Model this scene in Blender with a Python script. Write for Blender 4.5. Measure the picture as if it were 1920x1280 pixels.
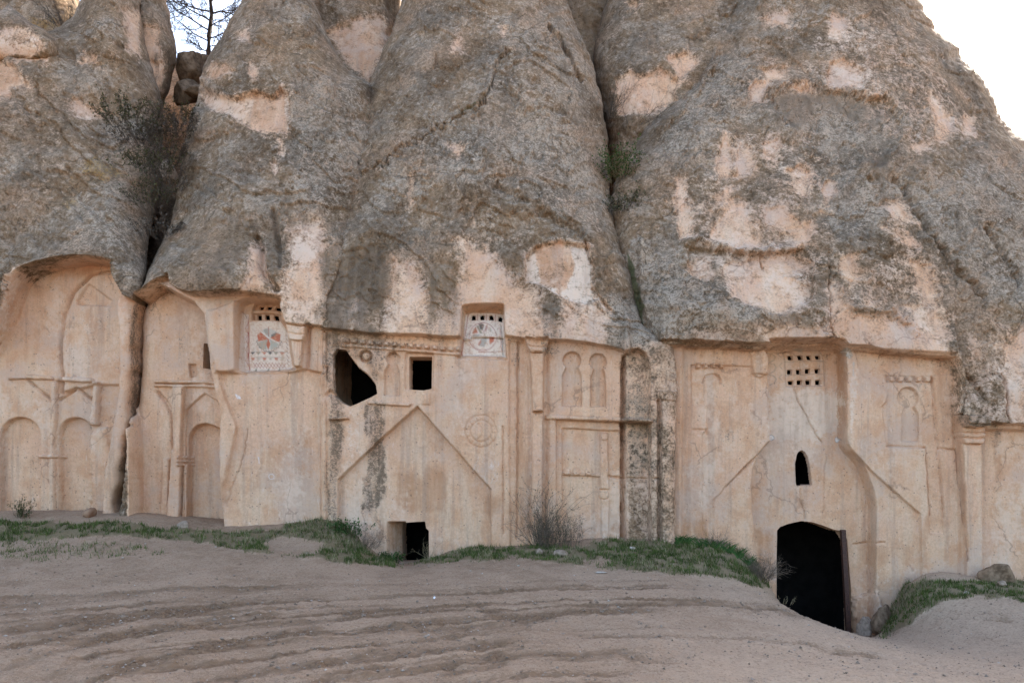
import bpy, math, random
import numpy as np
from mathutils import Vector

random.seed(7)
for o in list(bpy.data.objects):
    bpy.data.objects.remove(o)
SC = bpy.context.scene
COL = SC.collection

# ------------------------------------------------------------------ camera
FPX, DIST, CX, HOR, ZC = 1500.0, 15.0, 960.0, 890.0, 1.5   # photo pixels, metres
cam_d = bpy.data.cameras.new('camera')
cam_d.sensor_width = 36.0
cam_d.lens = 36.0 * FPX / 1920.0
cam_d.shift_y = (HOR - 640.0) / 1920.0
cam_d.clip_end = 6000
cam = bpy.data.objects.new('camera', cam_d)
cam.location = (0, -DIST, ZC)
cam.rotation_euler = (math.radians(90), 0, 0)
COL.objects.link(cam)
SC.camera = cam

# ------------------------------------------------------------------ sky, sun, exposure
SUN_AZ, SUN_EL = math.radians(33), math.radians(29)      # to the right, behind the cliff
world = bpy.data.worlds.new('World')
SC.world = world
world.use_nodes = True
wn, wl = world.node_tree.nodes, world.node_tree.links
wn.clear()
sky = wn.new('ShaderNodeTexSky')
sky.sky_type = 'NISHITA'
sky.sun_disc = False
sky.sun_elevation = SUN_EL
sky.sun_rotation = SUN_AZ
sky.altitude = 1100
sky.air_density = 1.0
sky.dust_density = 6.0
sky.ozone_density = 0.2
bg = wn.new('ShaderNodeBackground')
bg.inputs['Strength'].default_value = 0.15
wo = wn.new('ShaderNodeOutputWorld')
wl.new(sky.outputs[0], bg.inputs[0])
wl.new(bg.outputs[0], wo.inputs[0])
sun_d = bpy.data.lights.new('sun', 'SUN')
sun_d.energy = 4.0
sun_d.angle = math.radians(0.53)
sun_d.color = (1.0, 0.93, 0.82)
sun = bpy.data.objects.new('sun', sun_d)
sdir = Vector((math.sin(SUN_AZ) * math.cos(SUN_EL), math.cos(SUN_AZ) * math.cos(SUN_EL), math.sin(SUN_EL)))
sun.rotation_euler = (-sdir).to_track_quat('-Z', 'Y').to_euler()
sun.location = (30, 25, 30)
COL.objects.link(sun)
SC.view_settings.view_transform = 'Standard'
SC.view_settings.look = 'None'
SC.view_settings.exposure = 2.2
SC.view_settings.gamma = 1.0
SC.view_settings.use_curve_mapping = False

# ------------------------------------------------------------------ helpers
def at(px, py, y):
    s = (DIST + y) / FPX
    return (px - CX) * s, y, ZC + (HOR - py) * s

def sstep(a, b, x):
    t = np.clip((x - a) / (b - a), 0, 1)
    return t * t * (3 - 2 * t)

_T = {}
def vnoise(x, y, seed):
    if seed not in _T:
        _T[seed] = np.random.RandomState(seed).rand(257, 257).astype(np.float32)
    T = _T[seed]
    xi = np.floor(x).astype(np.int64); yi = np.floor(y).astype(np.int64)
    fx = (x - xi).astype(np.float32); fy = (y - yi).astype(np.float32)
    fx = fx * fx * (3 - 2 * fx); fy = fy * fy * (3 - 2 * fy)
    x0 = xi % 256; y0 = yi % 256; x1 = (x0 + 1) % 256; y1 = (y0 + 1) % 256
    return (T[x0, y0] * (1 - fx) + T[x1, y0] * fx) * (1 - fy) + (T[x0, y1] * (1 - fx) + T[x1, y1] * fx) * fy

def fbm(x, y, seed, octs=4, gain=0.5):
    a, s, n = 1.0, 0.0, 0.0
    for o in range(octs):
        s = s + a * vnoise(x * 2 ** o + 17.3 * o, y * 2 ** o + 9.1 * o, seed + o)
        n += a; a *= gain
    return s / n

def ridged(x, y, seed, octs=3):
    a, s, n = 1.0, 0.0, 0.0
    for o in range(octs):
        s = s + a * (1 - np.abs(2 * vnoise(x * 2 ** o + 5.7 * o, y * 2 ** o + 3.9 * o, seed + o) - 1))
        n += a; a *= 0.5
    return s / n

def seg_dist(px, py, pts, closed=False):
    pts = [np.array(p, float) for p in pts]
    n = len(pts)
    best = np.full(px.shape, 1e9); qx = np.zeros(px.shape); qy = np.zeros(px.shape)
    for i in range(n if closed else n - 1):
        a, b = pts[i], pts[(i + 1) % n]
        d = b - a; l2 = max(d @ d, 1e-9)
        t = np.clip(((px - a[0]) * d[0] + (py - a[1]) * d[1]) / l2, 0, 1)
        cx = a[0] + t * d[0]; cy = a[1] + t * d[1]
        r = np.hypot(px - cx, py - cy)
        m = r < best
        best = np.where(m, r, best); qx = np.where(m, cx, qx); qy = np.where(m, cy, qy)
    return best, qx, qy

def inside(px, py, pts):
    r = np.zeros(px.shape, bool); n = len(pts)
    for i in range(n):
        x0, y0 = pts[i]; x1, y1 = pts[(i + 1) % n]
        if y0 == y1: continue
        c = ((y0 > py) != (y1 > py)) & (px < (x1 - x0) * (py - y0) / (y1 - y0) + x0)
        r ^= c
    return r

def circle(cx, cy, r, n=20, a0=0, a1=360):
    k = n if a1 - a0 >= 360 else n - 1
    return [(cx + r * math.cos(math.radians(a0 + (a1 - a0) * i / k)), cy - r * math.sin(math.radians(a0 + (a1 - a0) * i / k))) for i in range(n)]

def keyhole(cx, cy, r, x0, x1, yneck, ybot):
    # round head above a wider, straight-sided body
    h = math.degrees(math.asin(min(0.95, (x1 - x0) * 0.28 / r)))
    arc = circle(cx, cy, r, 18, -90 + h, 270 - h)
    return arc + [(x0 + 2, yneck + 4), (x0, yneck + 10), (x0, ybot), (x1, ybot), (x1, yneck + 10), (x1 - 2, yneck + 4)]

def arch(x0, x1, ytop, ybot):
    r = (x1 - x0) / 2
    return circle((x0 + x1) / 2, ytop + r, r, 18, 0, 180) + [(x0, ybot), (x1, ybot)]

def rect(x0, y0, x1, y1):
    return [(x0, y0), (x1, y0), (x1, y1), (x0, y1)]

def tag(o, label=None, cat=None, group=None, kind=None):
    if label: o['label'] = label
    if cat: o['category'] = cat
    if group: o['group'] = group
    if kind: o['kind'] = kind
    return o

def new_obj(name, me, parent=None):
    o = bpy.data.objects.new(name, me)
    COL.objects.link(o)
    if parent is not None:
        o.parent = parent
        o.matrix_parent_inverse = parent.matrix_basis.inverted()
    return o

def mesh_from(name, co, faces, mats, smooth=True, mat_idx=None, attrs=None):
    """faces: (n,3) or (n,4) int array, or a list of such arrays"""
    fl = faces if isinstance(faces, list) else [faces]
    fl = [np.asarray(f, np.int32) for f in fl if len(f)]
    me = bpy.data.meshes.new(name)
    nv = len(co); nf = sum(len(f) for f in fl); nl = sum(f.size for f in fl)
    me.vertices.add(nv); me.loops.add(nl); me.polygons.add(nf)
    me.vertices.foreach_set('co', np.asarray(co, np.float32).ravel())
    me.loops.foreach_set('vertex_index', np.concatenate([f.ravel() for f in fl]))
    tot = np.concatenate([np.full(len(f), f.shape[1], np.int32) for f in fl])
    me.polygons.foreach_set('loop_start', np.concatenate([[0], np.cumsum(tot)[:-1]]).astype(np.int32))
    me.polygons.foreach_set('loop_total', tot)
    me.polygons.foreach_set('use_smooth', np.full(nf, smooth, bool))
    for m in mats: me.materials.append(m)
    if mat_idx is not None: me.polygons.foreach_set('material_index', np.asarray(mat_idx, np.int32))
    if attrs:
        for k, v in attrs.items():
            a = me.attributes.new(k, 'FLOAT_COLOR', 'POINT')
            a.data.foreach_set('color', np.ascontiguousarray(v, np.float32).ravel())
    me.update(calc_edges=True)
    return me

# ------------------------------------------------------------------ materials
class NT:
    def __init__(s, name):
        s.mat = bpy.data.materials.new(name); s.mat.use_nodes = True
        s.n, s.l = s.mat.node_tree.nodes, s.mat.node_tree.links
        s.n.clear()
        s.out = s.n.new('ShaderNodeOutputMaterial')
        s.bsdf = s.n.new('ShaderNodeBsdfPrincipled')
        s.bsdf.inputs['Roughness'].default_value = 0.95
        s.bsdf.inputs['Specular IOR Level'].default_value = 0.15
        s.l.new(s.bsdf.outputs[0], s.out.inputs[0])
        s.geo = s.n.new('ShaderNodeNewGeometry')
        s.pos = s.geo.outputs['Position']
    def put(s, sock, v):
        if isinstance(v, bpy.types.NodeSocket): s.l.new(v, sock)
        elif isinstance(v, (tuple, list)) and len(v) == 3 and sock.type == 'RGBA': sock.default_value = (*v, 1)
        else: sock.default_value = v
    def noise(s, scale, detail=4, rough=0.55, vec=None, dist=0.0, col=False):
        n = s.n.new('ShaderNodeTexNoise')
        s.l.new(vec if vec is not None else s.pos, n.inputs['Vector'])
        n.inputs['Scale'].default_value = scale; n.inputs['Detail'].default_value = detail
        n.inputs['Roughness'].default_value = rough; n.inputs['Distortion'].default_value = dist
        return n.outputs['Color' if col else 'Fac']
    def voro(s, scale, feature='F1', vec=None, out='Distance', rnd=1.0):
        n = s.n.new('ShaderNodeTexVoronoi'); n.feature = feature
        s.l.new(vec if vec is not None else s.pos, n.inputs['Vector'])
        n.inputs['Scale'].default_value = scale; n.inputs['Randomness'].default_value = rnd
        return n.outputs[out]
    def math(s, op, a, b=0.0, c=None, clamp=False):
        n = s.n.new('ShaderNodeMath'); n.operation = op; n.use_clamp = clamp
        s.put(n.inputs[0], a); s.put(n.inputs[1], b)
        if c is not None: s.put(n.inputs[2], c)
        return n.outputs[0]
    def smooth(s, v, a, b, lo=0.0, hi=1.0):
        n = s.n.new('ShaderNodeMapRange'); n.interpolation_type = 'SMOOTHSTEP'
        s.put(n.inputs[0], v); s.put(n.inputs[1], a); s.put(n.inputs[2], b); s.put(n.inputs[3], lo); s.put(n.inputs[4], hi)
        return n.outputs[0]
    def mix(s, f, a, b, mode='MIX'):
        n = s.n.new('ShaderNodeMix'); n.data_type = 'RGBA'; n.blend_type = mode
        s.put(n.inputs[0], f); s.put(n.inputs[6], a); s.put(n.inputs[7], b)
        return n.outputs[2]
    def ramp(s, v, stops):
        n = s.n.new('ShaderNodeValToRGB'); e = n.color_ramp.elements
        while len(e) < len(stops): e.new(0.5)
        for k, (p, c) in enumerate(stops): e[k].position = p; e[k].color = (*c, 1)
        s.put(n.inputs[0], v)
        return n.outputs[0]
    def attr(s, name):
        n = s.n.new('ShaderNodeAttribute'); n.attribute_name = name
        sp = s.n.new('ShaderNodeSeparateColor'); s.l.new(n.outputs['Color'], sp.inputs[0])
        return sp.outputs[0], sp.outputs[1], sp.outputs[2], n.outputs['Alpha'], n.outputs['Color']
    def mapped(s, scale):
        n = s.n.new('ShaderNodeMapping'); s.l.new(s.pos, n.inputs[0]); n.inputs['Scale'].default_value = scale
        return n.outputs[0]
    def bump(s, h, strength, dist, normal=None):
        n = s.n.new('ShaderNodeBump'); s.put(n.inputs['Height'], h); s.put(n.inputs['Strength'], strength)
        n.inputs['Distance'].default_value = dist
        if normal is not None: s.l.new(normal, n.inputs['Normal'])
        return n.outputs[0]

def rock_material():
    t = NT('tuff_rock')
    fresh, dark, white, warm, _ = t.attr('m1')
    grey, moss, yellow, _, _ = t.attr('m2')
    _, _, _, pa, pcol = t.attr('paint')
    n_big = t.noise(0.7, 3)
    n_mid = t.noise(2.6, 5, 0.6)
    n_med = t.noise(9, 5, 0.65)
    n_fin = t.noise(24, 4, 0.7)
    n_grn = t.noise(62, 2, 0.6)
    c = lambda v: t.math('SUBTRACT', v, 0.5)
    # weathered crust: brown-grey with pale and dark flecks
    mixv = t.math('ADD', t.math('MULTIPLY', n_med, 0.30), t.math('ADD', t.math('MULTIPLY', n_fin, 0.50), t.math('MULTIPLY', n_grn, 0.20)))
    brownc = t.ramp(mixv, [(0.39, (0.105, 0.072, 0.046)), (0.455, (0.175, 0.124, 0.082)), (0.51, (0.235, 0.17, 0.115)), (0.565, (0.295, 0.222, 0.157)), (0.64, (0.42, 0.33, 0.245))])
    greyc = t.ramp(mixv, [(0.39, (0.12, 0.095, 0.073)), (0.455, (0.205, 0.167, 0.132)), (0.51, (0.285, 0.235, 0.19)), (0.565, (0.355, 0.30, 0.248)), (0.64, (0.50, 0.435, 0.37))])
    gm = t.math('ADD', t.math('ADD', t.noise(1.1, 4, 0.6), t.math('MULTIPLY', c(n_med), 0.7)), t.math('MULTIPLY', grey, 0.35))
    crust = t.mix(t.smooth(gm, 0.42, 0.62), brownc, greyc)
    drift = t.smooth(t.noise(0.9, 5, 0.62), 0.38, 0.62, 0.72, 1.25)
    dc = t.n.new('ShaderNodeCombineColor')
    for k in range(3): t.l.new(drift, dc.inputs[k])
    crust = t.mix(1.0, crust, dc.outputs[0], 'MULTIPLY')
    # rusty brown drifts
    crust = t.mix(t.smooth(t.math('ADD', t.noise(1.7, 5, 0.65), t.math('MULTIPLY', c(n_fin), 0.5)), 0.56, 0.72, 0, 0.6), crust, t.mix(n_fin, (0.13, 0.075, 0.035), (0.30, 0.19, 0.11)))
    # dark lichen scabs in patches
    scab = t.smooth(t.math('ADD', t.noise(4.2, 6, 0.7), t.math('MULTIPLY', c(n_fin), 0.9)), 0.58, 0.70)
    crust = t.mix(t.math('MULTIPLY', scab, 0.45), crust, (0.07, 0.052, 0.037))
    # grey lichen rosettes
    ros = t.math('ADD', t.math('MULTIPLY', c(n_fin), 1.5), t.math('ADD', t.math('MULTIPLY', c(n_med), 1.3), t.math('MULTIPLY', grey, 0.50)))
    lich = t.smooth(ros, 0.20, 0.36)
    crust = t.mix(t.math('MULTIPLY', lich, 0.5), crust, t.mix(t.smooth(n_grn, 0.35, 0.65), (0.34, 0.29, 0.24), (0.56, 0.50, 0.44)))
    # thinly overgrown stone: the tan tuff shows through in soft drifts
    semi = t.math('ADD', t.noise(0.75, 5, 0.6), t.math('ADD', t.math('MULTIPLY', c(n_med), 0.5), t.math('MULTIPLY', fresh, 0.25)))
    crust = t.mix(t.smooth(semi, 0.47, 0.70, 0, 0.62), crust, t.mix(t.smooth(n_fin, 0.38, 0.6), (0.235, 0.155, 0.105), (0.44, 0.315, 0.225)))
    # long drip streaks and a few open joints
    drip = t.smooth(t.noise(1.8, 5, 0.65, vec=t.mapped((1.7, 1.0, 0.16))), 0.50, 0.68, 0, 0.5)
    crust = t.mix(drip, crust, t.mix(n_fin, (0.075, 0.058, 0.043), (0.19, 0.15, 0.115)))
    wv_ = t.n.new('ShaderNodeVectorMath'); wv_.operation = 'MULTIPLY_ADD'
    t.l.new(t.noise(1.5, 4, 0.6, col=True), wv_.inputs[0]); wv_.inputs[1].default_value = (0.9, 0.9, 0.9); t.l.new(t.pos, wv_.inputs[2])
    mp = t.n.new('ShaderNodeMapping'); t.l.new(wv_.outputs[0], mp.inputs[0]); mp.inputs['Scale'].default_value = (1, 1, 0.7); mp.inputs['Rotation'].default_value = (0, 0.5, 0)
    jo = t.smooth(t.voro(0.75, 'DISTANCE_TO_EDGE', vec=mp.outputs[0]), 0.004, 0.016, 1, 0)
    jo = t.math('MULTIPLY', jo, t.smooth(t.noise(0.9, 3), 0.52, 0.60))
    crust = t.mix(t.math('MULTIPLY', jo, 0.45), crust, (0.05, 0.04, 0.03))
    crust = t.mix(1.0, crust, (0.95, 0.86, 0.735), 'MULTIPLY')
    # yellow crustose lichen, moss
    yl = t.smooth(t.math('ADD', yellow, t.math('MULTIPLY', c(n_fin), 1.4)), 0.5, 0.8)
    crust = t.mix(t.math('MULTIPLY', yl, 0.7), crust, (0.36, 0.215, 0.06))
    ms = t.smooth(t.math('ADD', moss, t.math('MULTIPLY', c(n_fin), 1.2)), 0.45, 0.75)
    # bare cut tuff
    bare = t.mix(t.smooth(n_mid, 0.36, 0.64), (0.61, 0.385, 0.235), (0.72, 0.52, 0.35))
    bare = t.mix(t.smooth(t.noise(1.3, 4, 0.6), 0.42, 0.62, 0, 0.7), bare, (0.68, 0.44, 0.295))
    bare = t.mix(t.smooth(t.noise(1.9, 4, 0.6, vec=t.mapped((1.6, 1.0, 0.45))), 0.48, 0.66, 0, 0.6), bare, (0.72, 0.57, 0.41))
    bare = t.mix(t.math('MULTIPLY', t.smooth(n_fin, 0.36, 0.62, 1, 0), 0.34), bare, (0.40, 0.275, 0.19))
    bare = t.mix(t.math('MULTIPLY', t.smooth(n_grn, 0.55, 0.75), 0.4), bare, (0.80, 0.68, 0.54))
    streak = t.noise(2.6, 4, 0.6, vec=t.mapped((2.2, 1.0, 0.22)))
    wv = t.smooth(t.math('ADD', warm, t.math('MULTIPLY', c(streak), 1.3)), 0.26, 0.85)
    bare = t.mix(t.math('MULTIPLY', wv, 0.75), bare, t.mix(n_med, (0.37, 0.20, 0.105), (0.52, 0.31, 0.175)))
    # small pumice pits and pale clasts
    pit = t.voro(13.0)
    pitm = t.smooth(pit, 0.13, 0.22, 1, 0)
    pitm = t.math('MULTIPLY', pitm, t.smooth(t.noise(7, 2), 0.48, 0.6))
    bare = t.mix(t.math('MULTIPLY', pitm, 0.65), bare, (0.17, 0.12, 0.09))
    cl = t.smooth(t.voro(23.0, vec=t.mapped((1, 1, 1.2))), 0.08, 0.16, 1, 0)
    cl = t.math('MULTIPLY', cl, t.smooth(t.noise(7, 2), 0.56, 0.66))
    bare = t.mix(t.math('MULTIPLY', cl, 0.45), bare, (0.78, 0.70, 0.61))
    wv2 = t.smooth(t.math('ADD', white, t.math('ADD', t.math('MULTIPLY', c(n_med), 1.0), t.math('MULTIPLY', c(n_fin), 0.6))), 0.35, 0.75)
    wv2 = t.math('MULTIPLY', wv2, t.smooth(white, 0.03, 0.22))
    bare = t.mix(t.math('MULTIPLY', wv2, 0.9), bare, t.mix(n_fin, (0.63, 0.52, 0.40), (0.76, 0.67, 0.55)))
    # rain streaks and soot-grey weathering on the dressed wall
    rain = t.smooth(t.noise(2.3, 5, 0.65, vec=t.mapped((2.4, 1.0, 0.13))), 0.49, 0.68, 0, 0.5)
    bare = t.mix(rain, bare, t.mix(n_fin, (0.30, 0.22, 0.165), (0.44, 0.34, 0.26)))
    sm = t.smooth(t.math('ADD', t.noise(0.65, 6, 0.68), t.math('MULTIPLY', c(n_fin), 0.3)), 0.49, 0.64, 0, 0.6)
    bare = t.mix(sm, bare, (0.50, 0.41, 0.335))
    bl = t.smooth(t.math('ADD', t.noise(0.9, 5, 0.65, vec=t.mapped((1.0, 1.0, 0.6))), t.math('MULTIPLY', c(n_med), 0.4)), 0.54, 0.68, 0, 0.5)
    bare = t.mix(bl, bare, (0.74, 0.62, 0.49))
    bare = t.mix(t.math('MULTIPLY', jo, 0.4), bare, (0.20, 0.13, 0.09))
    scr = t.smooth(t.noise(5.0, 3, 0.7, vec=t.mapped((5.0, 5.0, 0.9))), 0.62, 0.72, 0, 0.4)
    bare = t.mix(scr, bare, (0.74, 0.64, 0.54))
    bare = t.mix(1.0, bare, (1.0, 0.915, 0.86), 'MULTIPLY')
    # fresh against crust with a ragged border
    fr = t.math('ADD', fresh, t.math('ADD', t.math('MULTIPLY', c(n_med), 1.4), t.math('ADD', t.math('MULTIPLY', c(n_fin), 1.1), t.math('MULTIPLY', c(n_mid), 1.3))))
    fr = t.smooth(fr, 0.16, 0.88)
    fr = t.math('MAXIMUM', fr, t.smooth(fresh, 0.86, 0.99))
    col = t.mix(fr, crust, bare)
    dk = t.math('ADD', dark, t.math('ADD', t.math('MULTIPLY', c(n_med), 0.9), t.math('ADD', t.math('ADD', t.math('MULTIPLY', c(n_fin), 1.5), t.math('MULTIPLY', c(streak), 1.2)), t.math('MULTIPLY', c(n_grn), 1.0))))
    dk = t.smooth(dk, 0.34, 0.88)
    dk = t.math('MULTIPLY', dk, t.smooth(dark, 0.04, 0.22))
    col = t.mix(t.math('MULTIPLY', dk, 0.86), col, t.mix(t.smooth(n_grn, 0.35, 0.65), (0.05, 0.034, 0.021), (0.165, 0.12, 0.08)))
    col = t.mix(t.math('MULTIPLY', ms, 0.85), col, t.mix(n_fin, (0.03, 0.035, 0.015), (0.12, 0.12, 0.05)))
    # paint on plaster, worn off in flecks
    wear = t.smooth(t.math('ADD', t.math('MULTIPLY', n_fin, 0.7), t.math('MULTIPLY', n_med, 0.5)), 0.50, 0.64, 0.45, 1.0)
    col = t.mix(t.math('MULTIPLY', pa, wear), col, pcol)
    t.put(t.bsdf.inputs['Base Color'], col)
    rough = t.math('SUBTRACT', 1.0, fr)
    hc = t.math('SUBTRACT', t.math('ADD', t.math('MULTIPLY', n_fin, 0.55), t.math('MULTIPLY', n_med, 0.55)), t.math('MULTIPLY', jo, 0.7))
    tm = t.n.new('ShaderNodeMapping'); t.l.new(t.pos, tm.inputs[0]); tm.inputs['Rotation'].default_value = (0, 0.7, 0); tm.inputs['Scale'].default_value = (1.0, 1.0, 0.18)
    tool = tm.outputs[0]
    hb = t.math('SUBTRACT', t.math('ADD', t.math('MULTIPLY', n_fin, 0.22), t.math('ADD', t.math('MULTIPLY', n_grn, 0.07), t.math('ADD', t.math('MULTIPLY', n_med, 0.25), t.math('MULTIPLY', t.noise(14, 3, 0.6, vec=tool), 0.35)))), t.math('MULTIPLY', pitm, 0.2))
    h = t.math('ADD', t.math('MULTIPLY', rough, hc), t.math('MULTIPLY', fr, hb))
    t.put(t.bsdf.inputs['Normal'], t.bump(h, 0.6, 0.055))
    return t.mat

def flat_material(name, col_a, col_b, scale=20, rough=0.9, bumpd=0.01, spec=0.15):
    t = NT(name)
    n = t.noise(scale, 5, 0.6)
    t.put(t.bsdf.inputs['Base Color'], t.mix(t.smooth(n, 0.3, 0.7), col_a, col_b))
    t.bsdf.inputs['Roughness'].default_value = rough
    t.bsdf.inputs['Specular IOR Level'].default_value = spec
    if bumpd: t.put(t.bsdf.inputs['Normal'], t.bump(n, 0.6, bumpd))
    return t.mat

M_ROCK = rock_material()
M_CHAMBER_SHADE = flat_material('chamber_shade_rock', (0.006, 0.0055, 0.005), (0.014, 0.012, 0.011), 4)  # darkness of the unlit rooms put into a near-black wall colour
M_RUST = flat_material('rusty_brown_iron', (0.035, 0.016, 0.011), (0.085, 0.036, 0.022), 30, 0.6, 0.002, 0.4)

# ------------------------------------------------------------------ carved rock faces
RED, ORG, BLK, GRN, WHT = (0.33, 0.06, 0.045), (0.52, 0.13, 0.06), (0.035, 0.035, 0.04), (0.25, 0.23, 0.15), (0.72, 0.64, 0.55)

class Rock:
    """A rock mass as a dense front surface: outline left/right per height, a depth
    profile, and carved relief in metres along the wall's normal."""
    def __init__(s, L, R, prof, rl, rr, py0, py1, fine=None, dx=1.5, du=2.3, df=1.5, xcap=None, lump=0.22, jag=3.5, seed=1, crust=1.0):
        rows = np.arange(py0, py1, du) if fine is None else np.concatenate([np.arange(py0, fine, du), np.arange(fine, py1, df)])
        ip = lambda tab, k: np.interp(rows, [a[0] for a in tab], [a[k] for a in tab])
        sm = lambda v: np.convolve(np.pad(v, 8, 'edge'), np.hanning(17) / np.hanning(17).sum(), 'valid')
        l, r = sm(ip(L, 1)), sm(ip(R, 1))
        jl = (fbm(rows / 22, rows * 0 + 3.3, seed + 40, 4) - 0.5) * 2 * jag
        jr = (fbm(rows / 22, rows * 0 + 8.1, seed + 50, 4) - 0.5) * 2 * jag
        l = l + jl; r = r + jr
        if xcap is None:
            nc = max(12, int(np.max(np.minimum(r, 1990) - np.maximum(l, -60)) / dx))
            t = np.linspace(0, 1, nc)
            PX = l[:, None] + (r - l)[:, None] * t[None, :]
        else:
            nc = int((xcap - np.min(l)) / dx)
            mid = np.minimum(r - 12, xcap)
            t = np.linspace(0, 1, nc); t2 = np.linspace(0, 1, 41)[1:]
            PX = np.concatenate([l[:, None] + (mid - l)[:, None] * t[None, :], mid[:, None] + (r - mid)[:, None] * t2[None, :]], 1)
        PY = np.repeat(rows[:, None], PX.shape[1], 1)
        s.shape = PX.shape
        y = sm(ip(prof, 1))[:, None] + np.zeros_like(PX)
        for edge, tab, sg in ((l, rl, 1), (r, rr, -1)):
            w, d = sm(ip(tab, 1)), sm(ip(tab, 2))
            q = np.clip(1 - sg * (PX - edge[:, None]) / w[:, None], 0, 1)
            y = y + d[:, None] * (1 - np.sqrt(np.maximum(1 - q * q, 0)))
        s.px, s.py, s.yref = PX.ravel(), PY.ravel(), y.ravel()
        n = s.px.size
        s.dy = np.zeros(n); s.fac = np.zeros(n); s.hdy = np.zeros(n)
        s.m = {k: np.zeros(n) for k in ('fresh', 'dark', 'white', 'warm', 'grey', 'moss', 'yellow')}
        s.paint = np.zeros((n, 4), np.float32)
        s.pid = np.zeros(n, np.int32); s.hid = np.zeros(n, np.int32)
        s.parts = [None]; s.holes = [None]
        s.lump, s.seed, s.crust = lump, seed, crust
    def win(s, pts, pad):
        xs = [p[0] for p in pts]; ys = [p[1] for p in pts]
        return np.nonzero((s.px > min(xs) - pad) & (s.px < max(xs) + pad) & (s.py > min(ys) - pad) & (s.py < max(ys) + pad))[0]
    def sd(s, i, poly):
        d, qx, qy = seg_dist(s.px[i], s.py[i], poly, True)
        return np.where(inside(s.px[i], s.py[i], poly), -d, d), qx, qy
    def part(s, name, parent=0, label=None):
        s.parts.append((name, parent, label)); return len(s.parts) - 1
    def step(s, poly, depth, e=2.0, part=None, parent=0, wob=0, label=None):
        i = s.win(poly, e + wob + 2)
        d, _, _ = s.sd(i, poly)
        d = d + (fbm(s.px[i] / 14, s.py[i] / 14, s.seed + 60, 3) - 0.5) * 1.6
        if wob: d = d + (fbm(s.px[i] / 9, s.py[i] / 9, s.seed + 70, 4) - 0.5) * 2 * wob
        s.dy[i] += depth * 1.65 * sstep(e / 2, -e / 2, d)
        if e <= 4: s.m['warm'][i] = np.maximum(s.m['warm'][i], 0.52 * s.fac[i] * np.exp(-((d - 1) / 3.0) ** 2) * (0.3 + fbm(s.px[i] / 40, s.py[i] / 60, s.seed + 75, 3)))
        if part:
            k = s.part(part, parent, label); s.pid[i[d < 0]] = k
            return k
    def groove(s, pts, w, depth, part=None, parent=0, wob=0.8):
        i = s.win(pts, w * 3 + 3)
        x = s.px[i] + (fbm(s.px[i] / 10, s.py[i] / 10, s.seed + 80, 3) - 0.5) * 2 * wob * 2
        yy = s.py[i] + (fbm(s.px[i] / 10, s.py[i] / 10, s.seed + 85, 3) - 0.5) * 2 * wob * 2
        d, _, _ = seg_dist(x, yy, pts)
        s.dy[i] += depth * 1.8 * np.exp(-(d / w) ** 2)
        s.m['warm'][i] = np.maximum(s.m['warm'][i], 0.55 * s.fac[i] * np.exp(-(d / (w + 1.5)) ** 2) * (0.3 + fbm(s.px[i] / 40, s.py[i] / 60, s.seed + 75, 3)))
        if part:
            k = s.part(part, parent); s.pid[i[d < w * 1.1]] = k
    def mask(s, ch, poly, val=1.0, soft=6.0, wob=6.0, sc=18.0):
        i = s.win(poly, soft + wob + 3)
        d, _, _ = s.sd(i, poly)
        d = d + (fbm(s.px[i] / sc, s.py[i] / sc, s.seed + 90, 4) - 0.5) * 2 * wob
        a = sstep(soft, -soft, d)
        s.m[ch][i] = s.m[ch][i] * (1 - a) + val * a
    def flake(s, poly, depth=0.05, wob=9.0, ch='fresh', val=0.84, soft=4.0, extra=None):
        """crust broken away: bare stone slightly recessed, ragged edge"""
        i = s.win(poly, soft + wob + 16)
        d, _, _ = s.sd(i, poly)
        d = d + (fbm(s.px[i] / 16, s.py[i] / 16, s.seed + 100, 4) - 0.5) * 2 * wob
        a = sstep(soft + 11, -soft - 10, d)
        s.m[ch][i] = s.m[ch][i] * (1 - a) + val * a
        s.dy[i] += depth * sstep(2.2, -2.2, d)
        if not (extra and ('warm' in extra or 'white' in extra)): s.m['warm'][i] = s.m['warm'][i] * (1 - a) + 0.5 * a
        for k, v in (extra or {}).items(): s.m[k][i] = s.m[k][i] * (1 - a) + v * a
    def fill(s, poly, col, alpha=1.0):
        i = s.win(poly, 3)
        d, _, _ = s.sd(i, poly)
        a = (sstep(0.8, -0.8, d) * alpha)[:, None]
        s._over(i, col, a)
    def stroke(s, pts, w, col, alpha=0.9):
        i = s.win(pts, w + 3)
        d, _, _ = seg_dist(s.px[i], s.py[i], pts)
        s._over(i, col, (sstep(w / 2 + 0.7, w / 2 - 0.7, d) * alpha)[:, None])
    def _over(s, i, col, a):
        old = s.paint[i]
        oa = old[:, 3:4]; na = a + oa * (1 - a)
        rgb = (np.array(col, np.float32)[None, :] * a + old[:, :3] * oa * (1 - a)) / np.maximum(na, 1e-5)
        s.paint[i] = np.concatenate([rgb, na], 1)
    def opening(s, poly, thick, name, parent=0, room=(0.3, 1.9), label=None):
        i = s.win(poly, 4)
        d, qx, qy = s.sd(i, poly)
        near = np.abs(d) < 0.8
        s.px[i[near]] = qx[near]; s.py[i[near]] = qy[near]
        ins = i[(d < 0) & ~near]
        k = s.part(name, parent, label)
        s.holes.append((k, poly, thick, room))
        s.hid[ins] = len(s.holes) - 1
        s.hdy[ins] += thick
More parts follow.
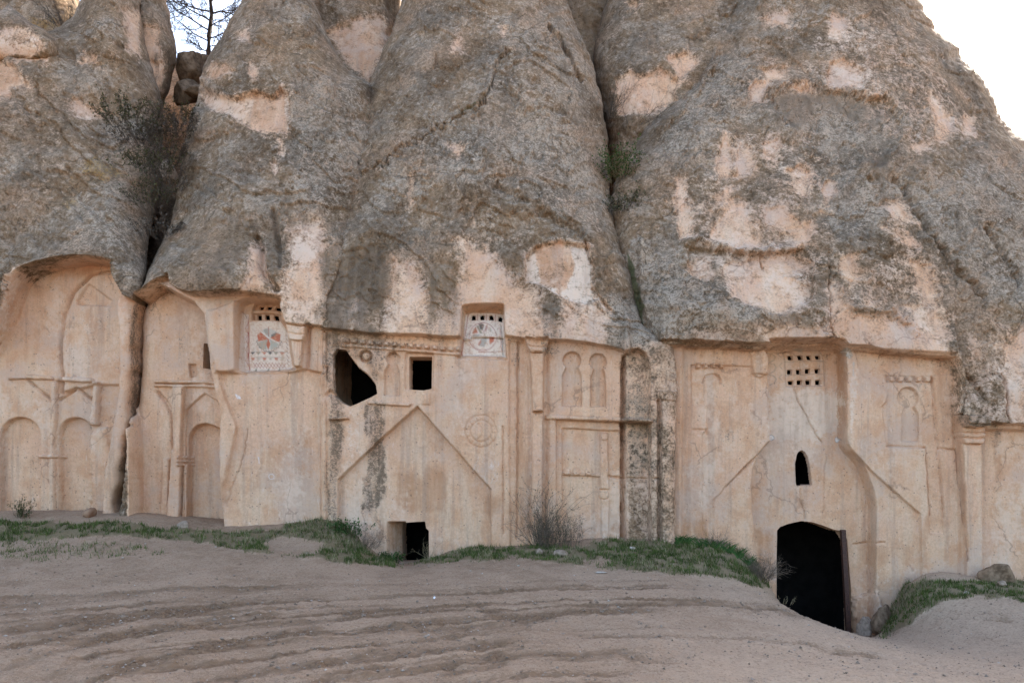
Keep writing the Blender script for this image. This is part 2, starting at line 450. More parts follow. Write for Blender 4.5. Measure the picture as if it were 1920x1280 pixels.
    def finish(s, name, label, cat='rock', group=None, kind=None):
        nr, nc = s.shape
        up = 1 - s.fac
        px, py = s.px, s.py
        yref = s.yref + up * ((fbm(px / 230, py / 300, s.seed, 3) - 0.5) * 2.4 * s.lump + (fbm(px / 70, py / 90, s.seed + 10, 3) - 0.5) * s.lump * 0.8)
        f = s.m['fresh']
        cr = np.clip(1 - f, 0, 1) * s.crust * (1 - 0.65 * s.fac)
        # crust relief: plates, pits and edges; bare stone: faint tool waviness
        rough = (fbm(px / 26, py / 26, s.seed + 20, 4, 0.6) - 0.5) * 0.07 + (ridged(px / 48 + fbm(px / 60, py / 60, 3) * 2, py / 48, s.seed + 25) - 0.5) * 0.06 \
            + (fbm(px / 7, py / 7, s.seed + 30, 3, 0.6) - 0.5) * 0.03
        plates = sstep(0.50, 0.53, fbm(px / 55, py / 75, s.seed + 33, 5, 0.55)) * 0.05
        # slanting ledges where the crust has spalled in shells
        sl = fbm((px * 0.85 + py * 0.5) / 210, (py * 0.85 - px * 0.5) / 95, s.seed + 34, 5, 0.5) * 7
        led = sl - np.floor(sl)
        ledge = (sstep(0.0, 0.08, led) - led) * 0.085 * sstep(0.35, 0.55, fbm(px / 120, py / 120, s.seed + 36, 3))
        pit = sstep(0.60, 0.72, fbm(px / 13, py / 13, s.seed + 37, 3, 0.6)) * 0.03
        s.dy = s.dy + cr * (rough - plates - ledge + pit - 0.012)
        s.dy = s.dy + np.clip(f, 0, 1) * ((fbm(px / 60, py / 60, s.seed + 35, 3) - 0.5) * 0.035 + (fbm(px / 5, py / 5, s.seed + 38, 3) - 0.5) * 0.012)
        def blur(v, k):
            v = v.reshape(nr, nc)
            for ax in (0, 1, 0, 1):
                pw = [(0, 0), (0, 0)]; pw[ax] = (k + 1, k)
                cs = np.cumsum(np.pad(v, pw, 'edge'), ax)
                n = v.shape[ax]
                v = (np.take(cs, np.arange(2 * k + 1, 2 * k + 1 + n), ax) - np.take(cs, np.arange(n), ax)) / (2 * k + 1)
            return v.ravel()
        base = blur(s.dy, 9)
        X, _, Z = at(px, py, yref + base)
        Y = yref + s.dy + s.hdy
        X, Y, Z = (v.reshape(nr, nc) for v in (X, Y, Z))
        # flanks and back so that the mass is closed behind
        def ext(a, b, k): return a + (b - a) * k
        Xc = (X[:, :1] + X[:, -1:]) / 2
        Yb = np.maximum(np.maximum(Y[:, :1], Y[:, -1:]), Y.mean(1, keepdims=True)) + 4.0
        def flank(x, yv, k, j):       # turn the flank inward so that it closes behind the front
            y2 = ext(yv, Yb, j); g = (DIST + y2) / (DIST + yv)
            return ext(x * g, Xc * (DIST + y2) / (DIST + Y.mean(1, keepdims=True)), k), y2
        cols_l = [flank(X[:, :1], Y[:, :1], k, j) for k, j in ((0.96, 1.0), (0.5, 0.92), (0.16, 0.5), (0.04, 0.14))]
        cols_r = [flank(X[:, -1:], Y[:, -1:], k, j) for k, j in ((0.04, 0.14), (0.16, 0.5), (0.5, 0.92), (0.96, 1.0))]
        X2 = np.concatenate([c[0] for c in cols_l] + [X] + [c[0] for c in cols_r], 1)
        Y2 = np.concatenate([c[1] for c in cols_l] + [Y] + [c[1] for c in cols_r], 1)
        zl = [ZC + (Z[:, :1] - ZC) * (DIST + c[1]) / (DIST + Y[:, :1]) for c in cols_l]
        zr = [ZC + (Z[:, -1:] - ZC) * (DIST + c[1]) / (DIST + Y[:, -1:]) for c in cols_r]
        Z2 = np.concatenate(zl + [Z] + zr, 1)
        top = np.array([[X2[0].mean(), Y2[0].mean(), Z2[0].mean() + 0.3]])
        ncx = nc + 8
        pad = lambda a: np.concatenate([np.repeat(a[:, :1], 4, 1), a, np.repeat(a[:, -1:], 4, 1)], 1)
        padz = lambda a: np.concatenate([np.zeros((nr, 4), a.dtype), a, np.zeros((nr, 4), a.dtype)], 1)
        co = np.concatenate([np.stack([X2.ravel(), Y2.ravel(), Z2.ravel()], 1), top])
        at1 = np.stack([pad(s.m[k].reshape(nr, nc)).ravel() for k in ('fresh', 'dark', 'white', 'warm')], 1)
        at2 = np.stack([pad(s.m[k].reshape(nr, nc)).ravel() for k in ('grey', 'moss', 'yellow', 'yellow')], 1)
        at3 = np.stack([pad(s.paint[:, k].reshape(nr, nc)).ravel() for k in range(4)], 1)
        at1, at2, at3 = (np.concatenate([a, a[:1]]) for a in (at1, at2, at3))
        pid = padz(s.pid.reshape(nr, nc)); hid = padz(s.hid.reshape(nr, nc))
        idx = np.arange(nr * ncx).reshape(nr, ncx)
        a, b, c, d = idx[:-1, :-1], idx[:-1, 1:], idx[1:, 1:], idx[1:, :-1]
        H = np.stack([hid[:-1, :-1], hid[:-1, 1:], hid[1:, 1:], hid[1:, :-1]])
        hmax = H.max(0); hmin = H.min(0)
        qp = pid[:-1, :-1].copy()
        hole_part = np.array([0] + [h[0] for h in s.holes[1:]])
        qp = np.where(hmax > 0, hole_part[hmax], qp)
        keep = hmin == 0
        quads = np.stack([a, d, c, b], -1)
        cap = np.stack([np.full(ncx - 1, nr * ncx), idx[0, :-1], idx[0, 1:]], 1)
        objs = {}
        def build(k, oname, parent):
            q = quads[keep & (qp == k)]
            fl = [q] + ([cap] if k == 0 else [])
            used = np.unique(np.concatenate([v.ravel() for v in fl]))
            if len(used) == 0: return None
            rm = np.zeros(len(co), np.int64); rm[used] = np.arange(len(used))
            cc = co[used]; fl = [rm[v] for v in fl]
            aa = {'m1': at1[used], 'm2': at2[used], 'paint': at3[used]}
            mats, mi = [M_ROCK], None
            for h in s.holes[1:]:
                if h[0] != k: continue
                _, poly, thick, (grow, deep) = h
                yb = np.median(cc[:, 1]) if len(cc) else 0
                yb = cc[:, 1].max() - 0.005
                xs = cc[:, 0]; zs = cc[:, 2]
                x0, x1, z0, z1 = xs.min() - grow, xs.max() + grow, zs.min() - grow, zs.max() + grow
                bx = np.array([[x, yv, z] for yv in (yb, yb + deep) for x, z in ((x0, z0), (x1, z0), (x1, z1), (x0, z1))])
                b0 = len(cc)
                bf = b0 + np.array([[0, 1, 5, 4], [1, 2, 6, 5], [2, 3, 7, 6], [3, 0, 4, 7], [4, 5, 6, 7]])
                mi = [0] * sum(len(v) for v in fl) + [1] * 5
                cc = np.concatenate([cc, bx]); fl = fl + [bf]; mats = [M_ROCK, M_CHAMBER_SHADE]
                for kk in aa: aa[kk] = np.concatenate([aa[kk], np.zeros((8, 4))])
            me = mesh_from(oname, cc, fl, mats, True, mi, aa)
            return new_obj(oname, me, parent)
        root = build(0, name, None)
        tag(root, label, None if kind else cat, group, kind)
        objs[0] = root
        for k in range(1, len(s.parts)):
            nm, par, lab = s.parts[k]
            o = build(k, nm, objs.get(par) or root)
            if o is not None:
                objs[k] = o
                if lab: o['label'] = lab
        return root


def lip(r, pts, amount, height, xr=None, side=10.0, fresh=True, fade=70.0):
    """undercut brow: rock above the line stands proud of the dressed wall below"""
    xs = [p[0] for p in pts]; ys = [p[1] for p in pts]
    line = np.interp(r.px, xs, ys) + (fbm(r.px / 30, r.px * 0, r.seed + 110, 3) - 0.5) * 5
    d = r.py - line
    x0, x1 = xr or (xs[0], xs[-1])
    w = sstep(x0 - side, x0, r.px) * (1 - sstep(x1, x1 + side, r.px))
    up = sstep(1.2, -1.2, d) * (1 - sstep(0, height, -d))
    r.dy -= amount * up * w
    r.fac = np.maximum(r.fac, sstep(-fade, 0, d) * w)
    if fresh: r.m['fresh'] = np.maximum(r.m['fresh'], sstep(-3, 3, d) * w)

# ================================================================== hillside behind, ground
def ctrl(px, py, y): return at(px, py, y)
G = []
for y, row in (
    (1.6, [(-300, 958), (0, 960), (300, 968), (600, 974), (765, 1052), (900, 1020), (1200, 1004), (1400, 1030), (1520, 1190), (1620, 1190), (1760, 1066), (1920, 1080), (2200, 1080)]),
    (0.0, [(-300, 962), (0, 965), (120, 968), (220, 966), (300, 975), (420, 990), (520, 986), (600, 979), (638, 978), (660, 1000), (690, 1026), (725, 1050), (765, 1056), (805, 1048), (840, 1034), (900, 1026), (1000, 1020), (1130, 1012), (1260, 1010), (1340, 1020), (1400, 1040), (1440, 1090), (1462, 1150), (1500, 1192), (1560, 1202), (1620, 1202), (1650, 1192), (1672, 1145), (1700, 1100), (1770, 1072), (1840, 1082), (1920, 1092), (2100, 1100)]),
    (-1.0, [(-300, 1005), (0, 1010), (200, 1008), (420, 1016), (560, 1022), (640, 1018), (690, 1044), (760, 1066), (830, 1054), (1000, 1046), (1200, 1042), (1340, 1056), (1400, 1078), (1450, 1122), (1500, 1158), (1560, 1182), (1620, 1197), (1672, 1188), (1715, 1128), (1800, 1108), (1920, 1112), (2100, 1115)]),
    (-2.0, [(-300, 1046), (0, 1046), (200, 1046), (500, 1052), (700, 1070), (900, 1066), (1100, 1070), (1300, 1084), (1400, 1108), (1480, 1144), (1560, 1175), (1640, 1199), (1720, 1196), (1800, 1160), (1920, 1145), (2100, 1140)]),
    (-4.0, [(-300, 1102), (0, 1105), (400, 1110), (800, 1115), (1100, 1118), (1300, 1128), (1450, 1155), (1600, 1196), (1750, 1222), (1920, 1218), (2100, 1210)]),
    (-6.0, [(-300, 1158), (0, 1160), (500, 1168), (960, 1176), (1300, 1190), (1600, 1225), (1920, 1250), (2200, 1250)]),
    (-8.0, [(-300, 1240), (0, 1242), (960, 1258), (1500, 1278), (1920, 1300), (2200, 1300)])):
    G += [ctrl(px, py, y) for px, py in row]
G += [(x, y, z) for y, z in ((-10.5, -0.25), (-14, -0.3), (-20, -0.4)) for x in (-10, -4, 0, 4, 10)]
G += [(x, y, 0.0) for x in (-18, 18) for y in (1, -5, -12, -18)]
G = np.array(G)
def tps(r2): return 0.5 * r2 * np.log(r2 + 1e-9)
_n = len(G)
_K = tps(((G[:, None, :2] - G[None, :, :2]) ** 2).sum(-1)) + np.eye(_n) * 0.004
_P = np.concatenate([np.ones((_n, 1)), G[:, :2]], 1)
_W = np.linalg.solve(np.block([[_K, _P], [_P.T, np.zeros((3, 3))]]), np.concatenate([G[:, 2], np.zeros(3)]))
def ground_z0(x, y):
    sh = x.shape; x = x.ravel(); y = y.ravel()
    xc = np.clip(x, -19, 19); yc = np.clip(y, -21, 1.8)
    z = _W[_n] + _W[_n + 1] * xc + _W[_n + 2] * yc
    for k in range(_n):
        z = z + _W[k] * tps((xc - G[k, 0]) ** 2 + (yc - G[k, 1]) ** 2)
    return z.reshape(sh)

RUTS = [  # (photo points on the ground, width px, strength)
    ([(-20, 1188), (150, 1168), (300, 1146), (480, 1128), (640, 1120)], 5, .5),
    ([(-20, 1222), (100, 1196), (230, 1166), (330, 1150), (420, 1140)], 8, .9),
    ([(-20, 1255), (60, 1236), (180, 1205), (290, 1180), (420, 1160), (560, 1150)], 7, .8),
    ([(60, 1270), (170, 1232), (300, 1200), (350, 1195)], 6, .6),
    ([(130, 1290), (250, 1250), (330, 1232), (380, 1216), (470, 1200), (530, 1190), (640, 1176)], 9, 1.),
    ([(330, 1290), (480, 1262), (600, 1250), (690, 1228), (800, 1216), (900, 1208), (990, 1203)], 10, .9),
    ([(560, 1290), (640, 1255), (760, 1240)], 8, .5),
    ([(600, 1150), (700, 1146), (800, 1150), (900, 1145), (980, 1160), (1080, 1150), (1180, 1140), (1300, 1130), (1400, 1140), (1470, 1152)], 9, .9),
    ([(660, 1178), (800, 1182), (900, 1176), (980, 1172), (1040, 1178)], 9, .8),
    ([(880, 1225), (930, 1232), (940, 1245), (860, 1258), (800, 1268)], 12, .9),
    ([(1000, 1236), (1080, 1232), (1150, 1226), (1230, 1238), (1320, 1250)], 7, .7),
    ([(1060, 1192), (1200, 1196), (1400, 1196), (1500, 1205), (1560, 1220), (1680, 1232)], 5, .8),
    ([(1290, 1136), (1360, 1134), (1450, 1142), (1500, 1158), (1540, 1170)], 6, .8),
    ([(880, 1114), (1000, 1110), (1050, 1116)], 4, .5),
    ([(-20, 1092), (120, 1083), (300, 1072), (480, 1066)], 4, .35),
    ([(-20, 1122), (200, 1112), (420, 1100), (640, 1092)], 4, .35),
    ([(1820, 1160), (1870, 1158), (1930, 1172)], 8, .8),
    ([(1780, 1200), (1850, 1195), (1930, 1210)], 8, .4)]
GRASS = [  # photo outlines of the turf, density
    ([(-30, 975), (60, 978), (160, 990), (220, 982), (300, 990), (420, 1000), (520, 992), (600, 978), (640, 975), (665, 1005), (700, 1040), (745, 1052), (740, 1064), (690, 1062), (640, 1056), (560, 1045), (470, 1040), (400, 1020), (260, 1008), (130, 1012), (-30, 1020)], 1.0),
    ([(-30, 1020), (120, 1018), (260, 1022), (320, 1040), (220, 1046), (60, 1052), (-30, 1048)], .35),
    ([(748, 1062), (800, 1050), (850, 1034), (920, 1028), (1000, 1022), (1090, 1026), (1140, 1012), (1260, 1012), (1340, 1018), (1400, 1034), (1425, 1060), (1440, 1100), (1410, 1100), (1340, 1080), (1260, 1075), (1150, 1070), (1060, 1060), (990, 1050), (900, 1052), (830, 1056)], .85),
    ([(1655, 1198), (1668, 1130), (1700, 1098), (1760, 1090), (1840, 1090), (1930, 1092), (1930, 1130), (1840, 1120), (1760, 1130), (1720, 1158), (1690, 1180)], 1.0)]
BALD = [([(480, 1020), (530, 1008), (610, 1018), (600, 1042), (520, 1044)], 0.1), ([(1090, 1050), (1130, 1046), (1150, 1062), (1100, 1066)], .2), ([(940, 1040), (980, 1044), (960, 1056)], .2)]

def grass_mask(px, py):
    g = np.zeros(px.shape)
    n = (fbm(px / 30, py / 10, 301, 4) - 0.5) * 26
    for poly, den in GRASS:
        i = np.nonzero((px > min(p[0] for p in poly) - 20) & (px < max(p[0] for p in poly) + 20) & (py > min(p[1] for p in poly) - 20) & (py < max(p[1] for p in poly) + 20))
        d, _, _ = seg_dist(px[i], py[i], poly, True)
        d = np.where(inside(px[i], py[i], poly), -d, d) + n[i] * 0.55
        g[i] = np.maximum(g[i], den * sstep(3, -4, d))
    for poly, den in BALD:
        d, _, _ = seg_dist(px, py, poly, True)
        d = np.where(inside(px, py, poly), -d, d) + n * 0.4
        g = g * (1 - (1 - den) * sstep(4, -4, d))
    return g

def build_ground():
    xs = np.concatenate([-np.geomspace(900, 14.2, 26), np.arange(-14, 14.01, 0.036), np.geomspace(14.2, 900, 26)])
    ys = np.concatenate([-np.geomspace(900, 10.3, 26), np.arange(-10.2, 1.3, 0.034), np.array([1.5, 2, 3, 5, 8, 12, 20, 40, 90, 250, 900])])
    X, Y = np.meshgrid(xs, ys)
    Z = ground_z0(X, Y)
    far = sstep(14, 40, np.maximum(np.abs(X), -Y))
    Z = Z * (1 - far) - 0.3 * far
    back = sstep(1.8, 6, Y); Z = Z * (1 - back) - 0.6 * back
    Z = Z - 2.6 * sstep(0.75, 1.25, Y) - 3.0 * sstep(0.50, 0.62, Y) * sstep(4.4, 4.7, X)
    s = np.maximum(DIST + Y, 0.5) / FPX
    PX = CX + X / s; PY = HOR - (Z - ZC) / s
    vis = (Y > -9.5) & (Y < 1.2) & (np.abs(X) < 13)
    rut = np.zeros_like(X); grs = np.zeros_like(X)
    vi = np.nonzero(vis)
    px, py = PX[vi], PY[vi]
    r = np.zeros(px.shape); rel = np.zeros(px.shape)
    wx = (fbm(px / 200, py / 40, 211, 3) - 0.5) * 12
    for pts, w, a in RUTS:
        d, qx, qy = seg_dist(px, py + wx, pts)
        ends = np.minimum(np.hypot(px - pts[0][0], py - pts[0][1]), np.hypot(px - pts[-1][0], py - pts[-1][1]))
        k = a * np.exp(-(d / (w * 1.25)) ** 2) * sstep(0, 60, ends)
        r = np.maximum(r, k * (0.45 + 0.9 * fbm(px / 25, py / 10, 217, 4)))
        rel -= 0.014 * a * np.exp(-(d / (w * 0.8)) ** 2) * sstep(0, 60, ends)
        d2, _, _ = seg_dist(px, py + wx - w * 1.5, pts)
        rel += 0.012 * a * np.exp(-(d2 / (w * 0.8)) ** 2) * sstep(0, 60, ends)
    hh = np.interp(px, [-200, 0, 330, 600, 1000, 1300, 1680, 2100], [1.25, 1, .55, .3, 0, -.05, .18, .4])
    cc = 1045 + (py - 1045 + wx * 0.35) / (1 + 0.95 * hh)
    st = fbm(cc / 5.5, px / 1300, 261, 4, 0.62)
    st2 = fbm(cc / 2.6, px / 420, 265, 3, 0.6)
    zone = sstep(1062, 1110, py) * (0.35 + 0.65 * sstep(0.35, 0.6, fbm(px / 260, cc / 45, 268, 3)))
    r = np.maximum(r * 0.8, 0) + zone * (np.clip((st - 0.46) * 3.2, 0, 0.8) + np.clip((st2 - 0.5) * 1.6, 0, .4) * 0.7) * np.where(px > 1250, 0.35, 1)
    r = np.clip(r, 0, 1)
    rel += zone * ((st - 0.5) * -0.035 + (st2 - 0.5) * -0.022)
    rut[vi] = r
    grs[vi] = grass_mask(px, py)
    xr, yr = X[vi], Y[vi]
    churn = (fbm(xr * 7, yr * 7, 221, 4, 0.65) - 0.5)
    rel += churn * (0.02 + 0.08 * r) + (fbm(xr * 1.3, yr * 1.3, 225, 3) - 0.5) * 0.07
    rel += (fbm(xr * 22, yr * 22, 228, 2, 0.6) - 0.5) * (0.02 + 0.05 * r)
    rel += grs[vi] * (0.03 + (fbm(xr * 5, yr * 5, 231, 3) - 0.5) * 0.10)
    Z[vi] += rel
    nr, nc = X.shape
    idx = np.arange(nr * nc).reshape(nr, nc)
    q = np.stack([idx[:-1, :-1], idx[:-1, 1:], idx[1:, 1:], idx[1:, :-1]], -1).reshape(-1, 4)
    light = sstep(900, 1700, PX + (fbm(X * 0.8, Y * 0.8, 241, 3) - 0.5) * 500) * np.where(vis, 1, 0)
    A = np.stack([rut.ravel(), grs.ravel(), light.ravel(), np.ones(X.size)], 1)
    t = NT('dusty_trampled_earth')
    ru, gr, li, _, _ = t.attr('g')
    n1, n2, n3, n4 = t.noise(1.1, 4), t.noise(6, 5, 0.6), t.noise(30, 4, 0.65), t.noise(110, 2)
    c = lambda v: t.math('SUBTRACT', v, 0.5)
    base = t.mix(t.smooth(n1, 0.35, 0.65), (0.185, 0.13, 0.093), (0.24, 0.175, 0.13))
    base = t.mix(t.smooth(n2, 0.35, 0.7, 0, 0.6), base, (0.275, 0.208, 0.16))
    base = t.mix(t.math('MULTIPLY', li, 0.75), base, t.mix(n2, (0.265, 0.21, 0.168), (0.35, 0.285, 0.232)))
    base = t.mix(t.math('MULTIPLY', t.smooth(n3, 0.48, 0.66), 0.55), base, (0.115, 0.08, 0.055))
    base = t.mix(t.math('MULTIPLY', t.smooth(n4, 0.56, 0.7), 0.5), base, (0.42, 0.345, 0.28))
    rv = t.smooth(t.math('ADD', ru, t.math('ADD', t.math('MULTIPLY', c(n2), 0.6), t.math('MULTIPLY', c(n3), 1.1))), 0.15, 0.95)
    base = t.mix(t.math('MULTIPLY', rv, 0.8), base, t.mix(t.smooth(n3, 0.35, 0.65), (0.055, 0.034, 0.021), (0.155, 0.103, 0.066)))
    gv = t.smooth(t.math('ADD', gr, t.math('MULTIPLY', c(n3), 0.9)), 0.35, 0.75)
    base = t.mix(t.math('MULTIPLY', gv, 0.65), base, t.mix(t.smooth(n3, 0.4, 0.6), (0.05, 0.052, 0.022), (0.12, 0.105, 0.06)))
    peb = t.math('MULTIPLY', t.smooth(t.voro(26), 0.10, 0.18, 1, 0), t.smooth(t.noise(5, 2), 0.52, 0.62))
    base = t.mix(t.math('MULTIPLY', peb, 0.5), base, (0.40, 0.35, 0.31))
    base = t.mix(1.0, base, (1.48, 1.34, 1.15), 'MULTIPLY')
    t.put(t.bsdf.inputs['Base Color'], base)
    h = t.math('ADD', t.math('MULTIPLY', n3, 0.8), t.math('ADD', t.math('MULTIPLY', n4, 0.3), t.math('MULTIPLY', peb, 0.5)))
    t.put(t.bsdf.inputs['Normal'], t.bump(h, 0.8, 0.035))
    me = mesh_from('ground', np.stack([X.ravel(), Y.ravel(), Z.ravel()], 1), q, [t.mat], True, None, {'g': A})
    o = new_obj('ground', me); tag(o, 'bare trampled earth with curved tyre ruts before the rock church', kind='structure')
    return X, Y, Z, grs, PX, PY, vis, rut

GX, GY, GZ, GGRS, GPX, GPY, GVIS, GRUT = build_ground()
def ground_at(px, y):
    """point of the built ground under photo column px at depth y"""
    x = (px - CX) * (DIST + y) / FPX
    j = np.searchsorted(GX[0], x); i = np.searchsorted(GY[:, 0], y)
    return Vector((x, y, float(GZ[i, j])))

def build_hill():
    xs = np.linspace(-30, 30, 220); ys = np.linspace(3.3, 40, 150)
    X, Y = np.meshgrid(xs, ys)
    prof = np.interp(Y, [2.2, 6, 10, 14.5, 18, 25, 40], [2.0, 8.5, 13, 16.6, 16.9, 13, 4])
    k = sstep(8.5, 1.0, X) * sstep(-26, -14, X)
    Z = prof * k - 1.5 * (1 - k) + (fbm(X / 2, Y / 2, 400, 4) - 0.5) * 0.7
    nr, nc = X.shape
    idx = np.arange(nr * nc).reshape(nr, nc)
    q = np.stack([idx[:-1, :-1], idx[:-1, 1:], idx[1:, 1:], idx[1:, :-1]], -1).reshape(-1, 4)
    n = X.size
    a0 = np.zeros((n, 4)); a2 = a0.copy()
    me = mesh_from('hillside', np.stack([X.ravel(), Y.ravel(), Z.ravel()], 1), q, [M_ROCK], True, None, {'m1': a0, 'm2': a2, 'paint': a0})
    tag(new_obj('hillside', me), 'dark rocky slope rising in the gap behind the cones', kind='structure')
build_hill()

# ================================================================== left cone (A)
def rock_a():
    r = Rock(L=[(-400, 215), (-60, 170), (0, 151), (35, 133), (60, 100), (72, 40), (90, -60), (200, -260), (1300, -420)],
             R=[(-400, 262), (0, 262), (60, 268), (130, 284), (175, 303), (230, 300), (330, 302), (400, 292), (470, 277), (520, 273), (560, 268), (620, 268), (690, 266), (740, 263), (800, 255), (880, 242), (950, 233), (1300, 225)],
             prof=[(-400, 7), (0, 3.8), (100, 3.0), (200, 2.3), (300, 1.6), (400, 0.9), (470, 0.5), (520, 0.35), (1300, 0.3)],
             rl=[(-400, 120, 1.2), (70, 120, 1.2), (200, 200, 1.0), (1300, 200, .6)],
             rr=[(-400, 90, 1.6), (100, 120, 1.8), (250, 170, 2.2), (400, 150, 2.0), (520, 60, 0.8), (600, 28, 0.55), (700, 22, 0.5), (1300, 14, 0.4)],
             py0=-400, py1=1240, fine=480, xcap=None, lump=0.42, seed=500)
    lp = [(-300, 640), (0, 596), (22, 560), (36, 520), (70, 503), (110, 495), (150, 487), (215, 494), (224, 520), (232, 640), (262, 640)]
    lip(r, [(-300, 640), (0, 590), (20, 545), (36, 515), (70, 502), (110, 494), (150, 486), (190, 488), (215, 492), (222, 520), (240, 560), (275, 575)], 0.22, 110, xr=(-320, 280))
    r.mask('fresh', [(5, 640), (20, 545), (34, 506), (50, 515), (40, 560), (15, 640)], 1, 4, 3)
    alc = [(30, 545), (42, 515), (70, 503), (110, 494), (150, 487), (205, 493), (218, 505), (226, 560), (232, 640), (234, 740), (222, 800), (206, 880), (196, 1100), (-500, 1100), (-500, 700), (0, 640)]
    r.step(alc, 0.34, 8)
    r.groove([(0, 660), (15, 590), (32, 525)], 6, -0.08)
    r.groove([(118, 735), (114, 650), (122, 590), (140, 548), (172, 516), (214, 497)], 4, 0.05)
    r.step([(120, 735), (116, 650), (124, 590), (142, 550), (175, 518), (216, 500), (228, 600), (230, 720), (178, 722)], -0.05, 5)
    r.step([(146, 566), (168, 532), (207, 562), (205, 571), (148, 571)], 0.035, 3, 'gable_panel')
    r.groove([(150, 571), (206, 572)], 1.8, 0.03)
    # mouldings, gables, blind arches
    r.step([(18, 708), (50, 708), (50, 703), (99, 705), (99, 712), (50, 710), (18, 712)], -0.05, 2, 'moulding')
    r.step([(104, 706), (138, 708), (140, 703), (142, 707), (176, 710), (178, 717), (140, 716), (104, 714)], -0.06, 2, 'moulding')
    r.groove([(52, 712), (75, 732), (97, 751)], 2.2, 0.045)
    r.groove([(110, 751), (127, 740), (145, 727), (160, 740), (175, 752)], 2.2, 0.045)
    r.step(rect(98, 716, 108, 1000), -0.06, 3, 'pilaster')
    r.step([(70, 853), (122, 853), (122, 858), (70, 858)], -0.04, 2, 'impost')
    r.step([(179, 716), (188, 716), (186, 797), (173, 797)], -0.09, 2.5, 'stone_block')
    r.step(arch(4, 78, 783, 1010), 0.09, 4, 'arched_niche')
    r.step(arch(114, 174, 783, 1010), 0.10, 4, 'arched_niche')
    r.step([(174, 812), (200, 800), (205, 1000), (168, 1000), (166, 860)], -0.05, 6, wob=5)
    r.groove([(266, 560), (265, 690), (260, 750), (252, 800), (240, 880), (230, 960)], 3.0, 0.30, wob=1.0)
    r.mask('dark', [(252, 570), (270, 540), (270, 740), (258, 800), (236, 890), (230, 880), (248, 790), (252, 700)], .62, 4, 3)  # brown stain, with the pillar's shaded side darkened into the colour
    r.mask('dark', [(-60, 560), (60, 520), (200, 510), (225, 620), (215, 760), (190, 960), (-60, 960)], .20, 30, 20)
    # bare patches high on the cone
    r.flake([(132, 185), (150, 180), (165, 195), (190, 205), (192, 222), (140, 224), (128, 205)], 0.07, 7, extra={'warm': .75})
    r.flake([(0, 118), (25, 122), (50, 150), (55, 165), (20, 165), (18, 185), (-20, 180), (-20, 120)], 0.08, 8, extra={'warm': .7})
    r.flake([(155, 95), (180, 105), (178, 118), (150, 122)], 0.04, 6, extra={'warm': .8})
    r.flake([(230, 20), (260, 30), (262, 110), (240, 90)], 0.04, 10, extra={'warm': .5})
    r.mask('fresh', [(-40, 60), (40, 62), (90, 90), (95, 120), (30, 112), (-40, 105)], .75, 10, 14)
    r.mask('white', [(-40, 60), (60, 70), (80, 115), (30, 105), (-40, 100)], .45, 10, 10)
    for a in ([(180, 285), (220, 305), (230, 330), (190, 345), (150, 330), (120, 340)], [(120, 365), (150, 372), (140, 400), (110, 385)]):
        r.mask('yellow', a, .62, 10, 14)
    r.mask('grey', [(190, 230), (300, 200), (300, 330), (280, 450), (200, 480), (120, 470), (150, 420), (190, 380)], .45, 20, 20)
    r.mask('dark', [(205, 160), (250, 190), (260, 240), (215, 225)], .4, 12, 12)
    r.mask('dark', [(0, 330), (60, 340), (70, 450), (0, 470)], .28, 25, 25)
    r.mask('moss', [(210, 165), (250, 190), (262, 235), (225, 225)], .45, 12, 12)
    r.mask('dark', [(50, 500), (110, 490), (90, 525), (50, 530)], .45, 10, 8)
    r.mask('fresh', [(40, 492), (60, 496), (100, 505), (60, 530), (42, 520)], .3, 10, 6)
    r.mask('warm', [(100, 500), (190, 500), (150, 530), (100, 530)], .45, 12, 8)
    r.mask('warm', [(-20, 840), (70, 830), (60, 880), (-20, 900)], .3, 12, 8)
    r.mask('dark', [(75, 930), (110, 925), (118, 965), (72, 970)], .36, 12, 8)
    r.mask('white', [(175, 870), (215, 900), (210, 950), (170, 950)], .3, 14, 8)
    r.mask('white', [(-20, 640), (18, 560), (34, 515), (42, 520), (15, 620), (0, 700)], .45, 6, 5)
    r.mask('grey', [(225, 500), (275, 470), (275, 560), (240, 540)], .5, 8, 8)
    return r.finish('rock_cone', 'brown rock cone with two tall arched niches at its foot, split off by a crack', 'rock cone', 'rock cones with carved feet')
rock_a()

